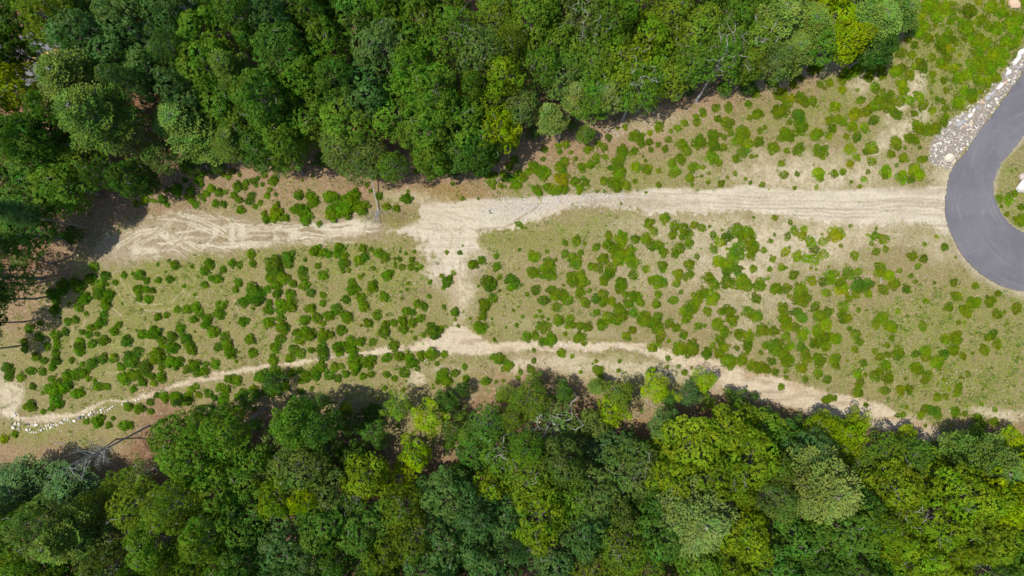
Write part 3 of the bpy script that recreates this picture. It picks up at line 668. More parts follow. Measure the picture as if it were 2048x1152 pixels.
def put_tree(px, py, rpx, kind, tint, h=None, base=None, zone=None, label=None, trunk_mat=None):
    r = random.Random(int(px*31+py*77)); lst = for_kind[kind]; tr_, cr_ = lst[r.randrange(len(lst))]
    h0 = 18.0 if kind == 'P' else 16.0
    if h is None: h = r.uniform(14, 19) if kind != 'P' else r.uniform(18, 22)
    if base is None and kind != 'D' and h > 10:
        ed = -edge_sd(px, py)
        if ed < 75: h = r.uniform(7, 9.5) if py > 620 else r.uniform(10, 12.5)
        if ed < 60 and py > 620: py += 12; rpx *= .92
        elif ed < 120: h = min(h, r.uniform(12, 14))
    if px < 330 and 275 < py < 560 and base is None and h > 9: h = r.uniform(9, 11)
    hc = h*.84; wx, wy = WH(px, py, hc)
    rm = rpx*S*(1-hc/H)
    if base is None: bx, by = wx, wy; bp = (bx/S+1024, 576-by/S)
    else: bx, by = W(*base); bp = base
    name = {'P': 'pine_tree', 'D': 'dead_tree'}.get(kind, 'broadleaf_tree')
    e = bpy.data.objects.new(name, None); C.objects.link(e)
    e.location = (bx, by, zat(*bp)); e.empty_display_size = .5
    v = Vector((wx-bx, wy-by, hc)).normalized(); spin = Quaternion((0, 0, 1), r.uniform(0, 6.28))
    q = Vector((0, 0, 1)).rotation_difference(v) @ spin
    e.rotation_mode = 'QUATERNION'; e.rotation_quaternion = q
    e.scale = (rm/4.0, rm/4.0, h/h0)
    t = link('trunk', tr_, None, e); c = link('branches' if kind == 'D' else 'crown', cr_, None, e)
    tc = TINT[tint]; j = r.uniform(.78, 1.04); c.color = (tc[0]*j*r.uniform(.92, 1.08), tc[1]*j, tc[2]*j*r.uniform(.9, 1.1), 1); t.color = (1, 1, 1, 1)
    north = py < 620
    if label is None:
        z_ = zone or ('in the northern wood' if north else 'in the southern wood')
        kw = {'P': 'feathery pine', 'D': 'bare dead tree', 'B': 'sparse broadleaf tree showing pale branches'}.get(kind, 'broadleaf tree')
        sz = 'small ' if rpx < 36 else ('large ' if rpx > 64 else '')
        kw = {'P': 'pine', 'D': 'bare dead tree', 'B': 'pale-limbed tree'}.get(kind, 'leafy tree')
        if not (-rpx*.9 < px < 2048+rpx*.9 and -rpx*.9 < py < 1152+rpx*.9): label = 'tree standing just outside the photo at the ' + ('left' if px < 0 else 'right' if px > 2048 else 'top' if py < 0 else 'bottom') + ' edge of the ' + ('upper' if north else 'lower') + ' wood'
        else: label = uniq(f"{sz}{TW[tint] + ' ' if kind != 'D' else ''}{kw}", px, py, LMT)
    tag(e, label, 'tree', 'trees of the upper wood' if north else 'trees of the lower wood')
    tree_n[0] += 1; return e
TREES = """20,30,55,O,o 78,22,58,L,l 150,62,62,O,k 235,38,60,O,k 215,105,58,O,k 330,12,50,O,k 392,60,60,O,g 470,18,50,O,o 538,28,50,O,t 605,10,45,O,o 560,92,62,O,o 640,72,55,O,g 702,22,50,O,o 762,82,60,O,k 832,30,55,O,g 900,62,60,L,g
962,92,55,L,n 992,28,50,L,l 1062,32,60,O,g 1112,84,50,O,g 1172,34,48,B,n 1232,22,50,O,g 1292,62,55,Y,v 1342,22,50,L,l 1402,52,55,L,l 1470,22,50,L,g 1522,60,55,B,l 1565,22,60,P,p 1625,42,50,P,p 1684,35,52,R,y 1762,32,52,P,p 1812,18,36,P,p
15,165,48,Y,b 128,150,66,P,p 165,222,66,P,p 62,262,50,O,o 292,132,60,O,k 400,122,58,O,g 452,132,42,P,p 442,188,58,O,g 505,178,52,O,o 605,145,55,O,g 668,150,45,O,o 722,172,58,O,k 690,232,60,O,g 782,208,62,O,g 862,178,58,O,g 850,262,60,O,g
922,228,58,O,g 905,290,48,O,o 1005,140,42,Y,v 1080,112,48,L,g 1132,132,56,L,n 1190,112,55,L,g 1242,102,58,L,v 1300,122,55,Y,v 1182,185,52,L,g 1244,158,52,L,l 1336,140,52,L,l 1392,112,52,L,g 1452,92,55,B,n 1500,118,40,L,l
60,325,58,O,o 18,270,48,O,o 142,300,52,O,g 110,368,56,O,g 40,400,52,O,o 250,262,50,B,n 352,238,60,P,p 398,272,46,P,p 242,352,38,O,d 470,242,55,O,g 550,262,58,O,g 608,228,58,O,g 515,296,40,O,o 680,292,48,L,n 732,308,42,L,n 782,328,30,L,g
862,306,42,O,g 992,252,46,R,y 955,300,40,O,d 1040,205,42,L,n 1212,180,40,P,w 1592,95,42,P,p 1702,72,42,Y,y 1768,88,36,O,d 1560,115,36,L,n 1650,85,36,O,g
30,970,68,P,t 120,978,62,P,t 60,1062,60,L,n 112,1085,55,P,p 232,968,42,L,l 182,1090,58,L,n 55,1140,50,O,g 282,935,38,B,n 338,868,52,O,g 372,930,58,O,g 440,900,55,O,g 422,990,58,O,g 330,1022,52,L,l 300,1092,55,O,g 402,1082,58,O,g 472,1062,58,O,o
492,958,56,O,g 560,888,52,L,n 592,950,62,L,n 545,1005,42,Y,v 602,1005,30,Y,y 650,895,42,O,d 700,905,34,O,o 642,1062,62,O,o 560,1100,58,O,k 722,1072,58,O,o 722,962,48,Y,v 790,955,44,Y,y 822,905,36,R,b 705,1000,26,B,n 975,842,44,L,o 950,900,42,O,o
1002,918,48,B,g 900,1002,56,O,k 822,1090,48,L,l 885,1102,58,O,k 985,985,42,Y,v 1062,792,42,L,l 1112,862,64,B,n 1012,1042,50,O,k 1082,1042,60,Y,v 1132,998,56,L,l 1240,780,32,R,l 1260,890,32,O,k 1272,962,66,L,n 1182,1002,58,L,n 1340,842,36,O,k
1332,892,42,Y,v 1392,902,64,Y,v 1462,872,52,Y,v 1502,932,64,Y,v 1432,970,58,Y,v 1402,1042,78,P,w 1582,888,54,O,o 1635,915,46,O,k 1662,985,74,P,w 1702,862,38,R,b 1745,940,46,L,l 1782,902,46,L,l 1832,905,40,O,o 1802,982,58,Y,v 1872,962,58,Y,v 1942,905,50,P,p
2002,942,58,P,p 1962,1002,58,Y,v 2032,1012,50,Y,y 1902,1052,58,Y,v 1982,1082,58,Y,v 2042,1100,50,O,g 1702,1072,66,O,o 1602,1082,58,O,o 1562,1005,42,L,n 1502,1082,52,Y,v 1322,1082,58,O,o 1252,1112,58,L,l 1102,1112,58,O,k 1540,860,48,Y,l 1820,1040,46,B,v 1560,950,38,L,l""".split()
placed = []
for s_ in TREES:
    a = s_.split(','); placed.append((float(a[0]), float(a[1]), float(a[2]), a[3], a[4]))
GAPS = [(35, 122, 34), (70, 100, 26), (250, 205, 16), (770, 890, 24), (865, 915, 22), (860, 1015, 18), (735, 815, 14), (1290, 815, 24), (1280, 855, 20), (1430, 1010, 12), (1560, 950, 12), (1470, 185, 10), (890, 150, 14), (620, 205, 12), (690, 860, 12)]
# named edge trees with visible trunks: crown pixel, r, kind, tint, height, base pixel
UG = random.Random(5); UNDER = []
for _ in range(4000):
    if len(UNDER) >= 34: break
    px, py = UG.uniform(20, 2030), UG.uniform(40, 900); ed_ = edge_sd(px, py)
    if -14 < ed_ < 10 and not (560 < px < 800 and py < 400) and all(math.hypot(px-u[0], py-u[1]) > 34 for u in UNDER): UNDER.append((px, py, UG.uniform(9, 16), 'R', UG.choice('odgdl'), UG.uniform(2, 3.6), None))
EDGE = UNDER+[(-38, 600, 36, 'O', 'd', 12, None), (-46, 690, 32, 'O', 'o', 11, None), (-44, 650, 30, 'O', 'd', 10, None), (700, 850, 30, 'R', 'd', 6, None), (742, 868, 30, 'R', 'o', 6.5, None), (662, 832, 22, 'R', 'd', 4.5, None), (905, 860, 26, 'R', 'd', 6, None), (880, 800, 18, 'R', 'o', 3.6, None), (640, 800, 16, 'R', 'o', 3.2, None), (600, 815, 22, 'R', 'o', 4.5, None), (1010, 790, 22, 'R', 'l', 5, None), (1070, 762, 18, 'R', 'g', 4, None), (930, 870, 26, 'R', 'g', 7, None), (1480, 800, 20, 'R', 'o', 4, None), (1540, 835, 22, 'R', 'g', 4.5, None), (1600, 848, 20, 'R', 'o', 4, None), (1340, 800, 18, 'R', 'o', 4, None), (490, 800, 20, 'R', 'o', 3.6, None), (450, 820, 18, 'R', 'g', 3.4, None), (1590, 125, 22, 'R', 'n', 5, None), (1120, 240, 18, 'R', 'l', 4.5, None), (1065, 262, 16, 'R', 'd', 3.5, None), (860, 330, 18, 'R', 'd', 4, None), (430, 330, 18, 'R', 'd', 3.5, None), (500, 305, 20, 'R', 'd', 5, None), (640, 318, 18, 'R', 'd', 4, None),
        (562, 285, 44, 'O', 'g', 13.5, (606, 345)), (1095, 225, 34, 'P', 'w', 10.0, (1117, 285)), (1152, 185, 34, 'P', 'w', 11.0, (1152, 240)), (1285, 150, 50, 'B', 'g', 13.5, (1245, 240)), (1302, 170, 38, 'B', 'l', 10.5, (1275, 222)),
        (1452, 105, 50, 'B', 'g', 14.5, (1392, 203)), (1492, 110, 40, 'L', 'l', 11, (1448, 187)), (452, 278, 38, 'P', 'p', 12.5, (486, 328)), (-5, 418, 30, 'P', 't', 19, (184, 457)), (-60, 485, 30, 'P', 't', 18, (106, 528)), (-90, 560, 34, 'P', 't', 17, (60, 569)),
        (440, 868, 50, 'O', 'g', 15.5, (530, 820)), (395, 850, 36, 'O', 'g', 12.5, (432, 828)), (575, 862, 48, 'O', 'g', 16, (648, 806)), (632, 862, 40, 'O', 'o', 15, (690, 795)), (720, 330, 40, 'L', 'n', 10, (742, 355)),
        (560, 332, 20, 'L', 'l', 5, (575, 356)), (790, 815, 31, 'R', 'l', 6.5, None), (850, 842, 38, 'R', 'y', 7.5, None), (1225, 828, 34, 'R', 'b', 7.0, None), (1318, 780, 31, 'R', 'b', 6.0, None), (1410, 762, 27, 'R', 'b', 4.5, None), (1380, 792, 28, 'R', 't', 5.5, None),
        (1195, 775, 20, 'P', 'p', 5.0, None), (1008, 232, 34, 'Y', 'y', 10, None), (545, 768, 26, 'R', 'd', 4.5, None), (745, 830, 22, 'O', 'd', 4.5, None), (895, 808, 24, 'O', 'o', 4.5, None), (1172, 268, 20, 'O', 'g', 3.5, None), (1125, 790, 26, 'R', 'o', 6, None),
        (925, 780, 16, 'O', 'd', 3.5, None), (1500, 170, 18, 'O', 'd', 3.2, None), (1745, 105, 26, 'O', 'd', 5, None), (1720, 846, 30, 'R', 'b', 5.0, None), (1650, 845, 26, 'Y', 'y', 5, None), (1820, 868, 20, 'Y', 'b', 4, None), (2030, 880, 26, 'Y', 'b', 5, None), (1960, 872, 20, 'O', 'g', 4.5, None),
        (960, 335, 20, 'O', 'd', 4, None), (1300, 905, 24, 'O', 'o', 8, None), (690, 820, 16, 'Y', 'b', 3.5, None), (140, 470, 20, 'O', 'd', 4, None), (1452, 175, 16, 'O', 'g', 3.0, None), (380, 330, 24, 'O', 'd', 5, None), (290, 365, 26, 'O', 'd', 6, None)]
hv = random.Random(11)
allc = list(placed)+[(e[0], e[1], e[2]*.8, e[3], e[4]) for e in EDGE if e[5] > 6.6]
extra = []; tries = 0
while tries < 9000 and len(extra) < 170:
    tries += 1
    big = tries < 5500
    rr = hv.uniform(44, 60) if big else hv.uniform(28, 40)
    px, py = hv.uniform(-90, 2140), hv.choice([hv.uniform(-90, 640), hv.uniform(740, 1245)])
    if px < -20 and 350 < py < 1000: continue
    inside_frame = -40 < px < 2090 and -40 < py < 1190
    if edge_sd(px, py) > -rr*.72: continue
    if any(math.hypot(px-g[0], py-g[1]) < g[2]+rr*.75 for g in GAPS): continue
    if any(math.hypot(px-c[0], py-c[1]) < .60*(rr+c[2]) for c in allc): continue
    near = min(placed, key=lambda c: math.hypot(px-c[0], py-c[1])); k_, t_ = near[3], near[4]
    if k_ in 'PBD' or hv.random() < .3: k_ = hv.choice('OOL')
    if t_ in 'wp': t_ = 'g'
    allc.append((px, py, rr, k_, t_)); extra.append((px, py, rr, k_, t_))
for (px, py, rr, k_, t_) in placed+extra:
    put_tree(px, py, rr*1.10, k_, t_)
for (px, py, rr, k_, t_, h, b) in EDGE:
    z_ = None
    put_tree(px, py, rr, k_, t_, h, b)
# dead leaning trees at the south-west edge
put_tree(120, 940, 45, 'D', 'n', 19, (298, 852), label='tall bare dead tree leaning over the lower wood, right of the stone row')
put_tree(178, 925, 34, 'D', 'n', 12, (232, 878), label='small bare dead tree with a fan of fine grey twigs at the lower wood edge')
put_tree(1190, 60, 30, 'D', 'n', 17, None, label='bare dead tree among green crowns at the top of the upper wood')
put_tree(1925, 1010, 26, 'D', 'n', 17, None, label='bare dead tree among the yellowish crowns of the lower wood')
print('trees', tree_n[0])

# fallen dead tree beside the hard standing: pale thin trunk still hung up towards the wood
def fallen():
    e = bpy.data.objects.new('fallen_tree', None); C.objects.link(e); bx, by = W(757, 425); e.location = (bx, by, zat(757, 425))
    r = np.random.default_rng(5); t = Bag()
    P = [(757, 425, .12), (752, 400, .5), (747, 375, 1.0), (745, 362, 1.3), (737, 342, 2.1)]
    pts = [(WH(a, b, z)[0]-bx, WH(a, b, z)[1]-by, z) for a, b, z in P]
    t.tube(pts, [.05, .07, .085, .085, .09], 8); m = link('trunk', t.mesh('trunk', True), M_bark_pale, e)
    for i in range(12):
        b = Bag(); a = -1.57+r.normal(0, .65); l = r.uniform(.9, 2.6); s0 = np.array(pts[0])+np.array([r.normal(0, .15), r.uniform(-.1, .7), .05])
        e1 = s0+np.array([math.cos(a), math.sin(a), r.uniform(0, .12)])*l; mid = (s0+e1)/2+r.normal(0, .1, 3)*np.array([1, 1, .3])
        b.tube([s0, mid, e1], [.035, .025, .008], 5)
        for _ in range(3): b.tube([mid, mid+np.array([r.normal(0, .5), -abs(r.normal(0, .6)), .05])], [.018, .005], 4)
        link('branch', b.mesh('branch', True), M_bark_pale, e)
    tag(e, 'thin pale dead tree toppled towards the track, bare twigs at its lower end', 'fallen tree')
fallen()
# fallen branches along the wood edges
def branch(px, py, ang, l, lab, mat):
    r = np.random.default_rng(int(px*13+py)); b = Bag(); x, y = W(px, py); d = np.array([math.cos(ang), math.sin(ang), 0])
    n = np.array([-d[1], d[0], 0]); p = [d*l*t+n*r.normal(0, l*.04)+np.array([0, 0, .06]) for t in (-.5, -.2, .15, .5)]
    b.tube(p, [.075, .06, .045, .012], 6)
    for k in range(4):
        s = p[1]*(1-k/4)+p[3]*(k/4); b.tube([s, s+(d*r.uniform(.3, .7)+n*r.choice([-1, 1])*r.uniform(.2, .6)+np.array([0, 0, r.uniform(0, .2)]))*l*.35], [.028, .006], 4)
    o = link('fallen_branch', b.mesh('fallen_branch', True), mat); o.location = (x, y, zat(px, py))
    tag(o, lab, 'branch', 'fallen branches on the ground')
for (px, py, a, l, m) in ((1310, 218, .3, 3.2, 1), (1300, 222, -.5, 2, 1), (120, 885, -.1, 1.6, 1), (175, 905, .4, 2.4, 0), (1140, 240, -.7, 2.2, 1), (1118, 268, 1.9, 1.5, 1), (560, 345, 1.3, 1.8, 1), (1300, 805, -.7, 4.5, 1), (1285, 825, .6, 3.0, 0), (935, 835, -.4, 2.6, 1), (925, 820, .3, 2.2, 1), (1915, 880, .5, 3, 0), (1935, 888, -.3, 3.4, 0),
                          (1900, 890, .2, 2.6, 1), (1225, 264, 2.5, 2.2, 1), (1372, 190, .2, 2.6, 1), (700, 905, -.9, 2.5, 1), (960, 545, .8, .9, 1), (1760, 560, 1.4, 1.0, 1), (400, 325, -.6, 3, 1), (340, 340, -.7, 2.6, 0), (870, 320, 2.1, 2.2, 1), (880, 305, 1.2, 1.8, 1), (1000, 360, .4, 1.4, 1), (85, 540, .1, 3, 0)):
    branch(px, py, a, l, uniq(('long ' if l > 2.7 else '')+('pale' if m else 'grey brown')+' fallen branch', px, py, LMC), M_bark_pale if m else M_bark)

# ------------------------------------------------------------------ shrubs
CROPS = {'A': (0, 384, 3), 'B': (512, 384, 3), 'C': (1024, 384, 3), 'E': (1536, 384, 3), 'F': (1536, 0, 3), 'G': (1050, 200, 5.76), 'H': (1024, 0, 3), 'K': (920, 280, 5.76), 'Q': (280, 740, 5.69), 'M': (0, 768, 3), 'D': (300, 320, 7.2)}
SH = {
'A': "565,445,28 545,520,40d 630,505,30d 605,553,28 470,560,45d 515,640,42 475,690,28 595,605,38d 650,620,35 638,672,35 338,660,28d 330,712,32d 385,565,40d 320,610,38d 745,500,22 842,500,32 882,535,22 832,590,32 876,585,22 914,590,22d 836,638,20 895,645,28 955,528,22 1022,525,25d 1057,440,28 948,435,12 1015,412,12 1155,447,14 1260,430,34 1235,475,28 1342,465,22 1395,430,25 1438,437,22 1310,518,30 1270,520,20 1230,555,22b 1435,545,25 1415,585,22 1510,375,30b 1520,430,25 690,545,18 627,735,24d 602,788,36 548,815,26 497,840,20t 532,855,24d 582,852,18d 690,835,30 715,797,24 555,908,30 625,892,38 762,893,34d 475,925,38d 480,950,32 480,893,25 408,778,24d 458,768,24d 395,840,25d 340,860,30 345,905,22 342,930,20 335,965,26d 340,1012,34d 318,1052,22 180,820,30t 240,787,18d 242,872,28 145,895,22t 155,938,22t 288,925,24 228,990,28 272,1010,24d 430,1008,20 495,1032,18 555,1028,36d 620,1000,32d 683,997,28 190,1073,30 258,1075,24d 55,1060,34d 60,1110,26t 134,1108,26 315,1120,22d 350,1142,26 410,1105,35 462,1098,32 505,1085,34 535,1120,18 855,857,30 930,845,40 975,890,28 1035,865,32d 1035,932,42 975,925,20 1085,815,30 1115,878,34d 1150,935,36 825,960,32d 767,975,24d 790,1018,44d 728,1050,28 950,985,46 875,1050,44t 875,1085,30t 1020,1020,36 1068,1025,38 970,1057,22 745,1115,36 815,1100,40 860,1140,30 915,1105,26 975,1110,34 930,1145,22 1128,1062,28t 1170,1035,34 1185,1080,28 1230,1078,30 1292,1028,30 1312,932,28t 1350,872,32 1370,915,34 1385,965,40 1283,836,38 1245,770,34 1230,800,24 1165,765,26 1195,722,28b 1180,690,30 1125,705,28 1068,705,22 1325,685,30 1315,732,36d 1460,778,34 1500,885,36 1515,965,30 950,748,25 1003,740,20 1465,660,34d 1525,600,50d 1500,640,35 870,50,30 820,75,22t",
'D': "500,290,45d 700,300,70 745,350,40 770,185,50 890,180,40 245,435,45 395,430,95 590,445,65 735,520,50d 885,410,65 820,490,55 785,580,30 590,570,65 660,640,55 1000,470,65t 1090,470,35 950,635,55 1060,635,55 1260,380,75 1380,330,60 1370,410,40 1490,310,60t 1550,270,40t 1530,375,30 1185,170,50t 1060,215,45 1130,240,45 1290,215,35d 1645,220,50 1780,295,85 1730,430,38 1620,355,35d 1210,510,60 1290,580,55 1430,590,60d 1460,520,60d 1690,515,50 1510,670,45 1590,620,45 1310,725,65 1840,625,40 1690,860,65 1820,780,100b 1650,780,50 190,575,75d 250,650,40 70,590,30 20,580,30 1815,500,30",
'B': "260,20,30d 345,60,35 325,20,30 275,115,45 300,160,36 230,110,24 460,135,44 180,155,24 380,193,18 450,30,40 475,65,28 560,50,55 545,110,50 630,95,48 590,15,40 740,25,24d 785,88,26b 843,98,24 905,42,34 355,352,42 405,365,30 435,372,24 500,335,36 490,370,28 530,380,26 640,338,28 690,345,16 737,365,32 770,395,30 655,388,26d 615,412,32 527,430,34d 555,468,16 522,478,14 372,443,20 405,497,32 195,395,36d 195,435,28 115,440,50d 125,470,40d 85,518,30 165,517,42 125,560,35 278,470,26d 283,508,30d 222,550,27 290,562,33 833,400,12 862,405,16 835,430,12 835,450,12 875,450,20 900,368,12 865,358,10 935,408,20 930,450,22 965,430,14 990,450,16 965,465,14 785,500,32 805,490,24 702,457,14 700,567,40 575,545,30 582,585,34 770,630,32 537,645,26d 628,635,30 648,690,32 10,650,42d 20,610,35d 70,585,24 130,610,34d 205,615,32 332,607,26d 400,618,22 403,668,22 80,665,24 75,710,34 145,670,30 145,710,30 203,680,42b 330,697,36 488,705,34t 440,740,38 365,755,34 297,770,32 405,790,19 545,750,38 725,740,30 675,788,30 150,760,28 75,785,34b 165,815,42 290,840,30 325,855,42 245,840,24 265,885,34 405,860,36 450,855,24 510,830,40 770,845,34 775,800,30 965,670,26 1005,685,28 900,718,28 940,725,22d 880,770,30 830,785,24 940,785,32 985,760,28 885,820,34 1065,835,48d 1110,820,20 1195,720,28 1145,540,36 1165,515,20 1045,540,16 1125,575,14 875,640,10 872,598,8 783,737,8 955,878,14 1193,765,12 145,880,30 115,935,34 230,945,32d 270,965,32 205,1000,28 335,948,22 398,940,36d 405,975,34d 495,930,38 500,965,24 570,900,34 630,900,30 580,950,34 545,925,22 700,900,24 825,918,34 105,1010,34 590,1020,52 600,1055,38 680,1020,44 785,995,32 860,985,34 915,985,28 935,1025,36 985,975,22 995,1003,16 1055,973,42 1020,975,20 1130,973,22 1430,887,13 1465,1000,42 1420,990,22 1510,1045,36 1085,1030,15 1252,1050,20 970,1058,16 890,1085,32 785,1095,24 830,1120,20 690,1095,24 640,1105,22 540,1090,24 440,1100,32 470,1050,28 510,1045,22 490,1115,24t 395,1045,34 365,1085,36 305,1105,36 265,1070,24d 215,1085,28 270,1135,20 120,1090,45d 40,1110,45d 1120,1095,42 1145,1130,34 1195,1085,28 1380,1135,30 1260,1120,22 1440,1140,12 1090,1140,18 1300,435,36 1355,412,26d 1440,387,18 1443,447,28 1393,548,46d 1460,513,18 1415,570,24 1525,520,34d 1530,575,24 1460,593,12 1420,640,28 1370,680,42 1360,745,28 1345,812,36 1285,758,10 1240,42,12",
'C': "130,390,42 20,550,34d 130,485,38 220,440,40 215,490,42 320,305,20 385,292,32 435,310,14 318,370,26t 360,395,30 385,425,38 410,368,20 210,357,15 38,193,22 62,213,12 85,216,8 505,330,26 580,262,26 575,320,34 655,278,40b 620,345,40 640,395,50 700,370,46 720,425,42 545,400,34 515,455,32 472,447,24 590,460,34 580,490,36 550,530,38 740,282,28 820,190,34 850,235,26 805,280,34 835,325,32 875,320,32 905,360,32 915,160,32 975,210,34 965,260,28 1030,215,34 1030,265,32 1070,250,22 1090,200,26 1135,215,28 1060,310,28 1000,340,34 975,370,26 1185,208,12 1205,258,24d 1110,388,18 1060,435,32 900,440,30d 905,465,22 800,463,24b 725,500,30 870,535,44 905,545,30 835,530,24 655,540,36 660,570,30 640,585,26 355,510,34 415,500,36 420,545,36 365,540,34 405,600,40 440,665,32 140,590,30d 235,590,32 255,625,28 190,650,34d 300,615,38 330,650,34 265,690,28 90,613,14 545,615,32 505,640,30t 545,660,32 595,657,28b 310,560,10 680,615,22 735,625,38 760,650,36 700,670,32 640,700,36 730,725,28t 875,615,24 865,670,28 965,650,30 1012,600,16d 1065,495,28 1000,495,36 985,550,24y 1175,515,34 1290,540,38 1215,555,34 1150,600,32 1110,635,40 1205,640,46b 1085,690,42 1040,710,38 1045,760,34 1170,715,30 1245,300,34b 1285,275,34d 1210,345,24 1350,235,40 1410,240,40b 1420,285,42 1370,270,30 1440,335,40 1430,380,30 1350,355,46t 1320,390,38 1245,420,40b 1300,450,40 1345,460,40t 1290,475,34t 1445,460,24 1385,550,46 1385,510,24 1480,560,42 1465,640,34 1505,350,20 1300,715,40 1260,715,28 1320,765,36 1410,720,34t 1465,745,38 1230,790,36 1275,840,34b 1245,890,32 1275,930,30y 1240,965,34 1205,920,18 1165,975,34d 1175,955,28d 1360,855,34 1420,865,40 1410,920,32 1350,938,18d 1500,830,36 1300,1015,44 1375,1008,36 1440,1045,34 1500,1055,40 1490,963,16 1520,920,24 575,750,34 625,770,38 665,745,34 535,795,34 505,725,22 785,760,46 840,780,36 875,750,30t 870,810,40 890,870,34 845,930,32 880,910,20 940,790,30 985,815,30 1030,855,26 1115,805,24 1155,802,14 1000,940,38 1070,940,52 685,865,30 720,830,24 345,770,32 365,800,24 280,770,34 410,805,26 455,808,28 185,808,40t 90,870,32 135,860,28 185,895,36 230,885,40 400,870,36 430,900,24 145,745,14 165,713,12 180,750,14 218,765,12 38,688,9 28,800,14 10,710,12 295,968,28 362,985,16 130,950,15 130,1012,18 113,1065,28 50,1080,18 35,1115,16 515,1068,40 645,1015,14 640,1070,14 535,1115,18 835,1075,30t 930,1050,14 1000,1050,16 1080,1055,11 1035,1085,20 940,1000,18 1260,227,10 1135,340,7 1448,153,11 655,70,9",
'E': "40,155,20 130,182,18 155,235,30 115,265,24d 200,262,30y 215,225,24b 250,300,40b 325,298,28 280,345,30d 330,372,30 100,362,30y 170,388,34b 225,400,32b 275,402,34b 395,262,42y 425,245,34b 435,322,14 10,295,16 25,400,22 80,452,24b 150,500,32 10,465,18 265,537,30y 240,520,16 365,500,32b 380,530,28b 405,490,24 325,540,28d 475,490,40t 535,480,28 430,545,34 445,580,42y 350,605,28b 515,380,30 640,265,32 690,285,32 645,360,26 705,342,20 665,450,34 665,480,32 720,500,36b 755,555,38 685,585,34 825,580,26d 540,560,46t 590,560,40t 595,610,26b 525,617,28y 480,640,24 865,385,32 930,400,26d 895,447,20b 1055,330,24d 855,503,16 1110,545,26 1240,565,22 495,203,13 650,218,12 290,465,10 45,580,44 110,580,36 185,580,42 210,610,40 190,650,44 235,640,28 125,625,16y 90,700,34 95,760,44 110,800,44 30,835,34 160,810,28 195,745,42t 165,720,30t 280,690,32 310,745,44 355,720,30 390,710,14 450,690,34 450,750,40 480,760,24 350,800,42b 290,830,36 205,855,38b 105,865,28t 310,880,40 350,875,36 400,880,40b 345,930,30 275,910,30 130,920,28b 200,935,36t 40,930,46d 85,970,46 110,1010,48 20,1015,28d 225,985,38 310,1020,40 290,990,28 200,1055,36 300,1090,32 355,1125,26d 400,1005,40b 405,1040,24 105,1075,18 110,1110,14 225,1125,22 40,1080,22 525,855,32 550,900,26 520,945,24 680,755,40b 645,790,32 735,810,46b 925,805,30 640,955,20 670,990,28 570,1025,24t 715,975,20 775,972,40 885,970,26d 945,950,36b 945,990,30 875,1050,42b 905,1070,30 1015,1025,42b 1055,975,30t 1115,950,34 1168,985,24 1060,885,32 1125,875,38 1085,690,28 1180,715,36 1235,665,40 1210,660,24 1125,625,34 1325,655,36 1375,610,20d 1370,735,30 1487,700,34 1350,845,24d 1345,870,20d 1312,870,24 1370,915,30 1295,945,34 945,655,20b 740,875,20b 715,920,18 545,705,15 780,715,18b 700,1040,32b 640,1100,34 665,1080,26 715,1115,36 540,1095,28b 950,1105,32 935,1135,24 585,1095,16 550,1145,30 825,1120,12 838,745,10 1417,720,12 1435,790,10 1345,1055,10 1200,1085,14 1155,1112,10 1387,40,25 1440,45,32b 1402,85,12 1433,133,16 1520,90,24 1510,170,36 1480,10,22 80,1170,22 370,1240,28 540,1200,34 700,1190,30 790,1185,36 840,1180,28 1010,1230,26 1060,1225,20 1130,1195,30 1140,1170,26 780,1340,20 810,1335,20 912,1340,22b 940,1300,30 980,1310,36t 1010,1330,36t 1120,1320,32b 1180,1330,18 1255,1350,26b 1290,1390,22b 1350,1380,28 590,1278,16b 345,1250,24 400,1235,20 830,1290,14 945,1400,14",
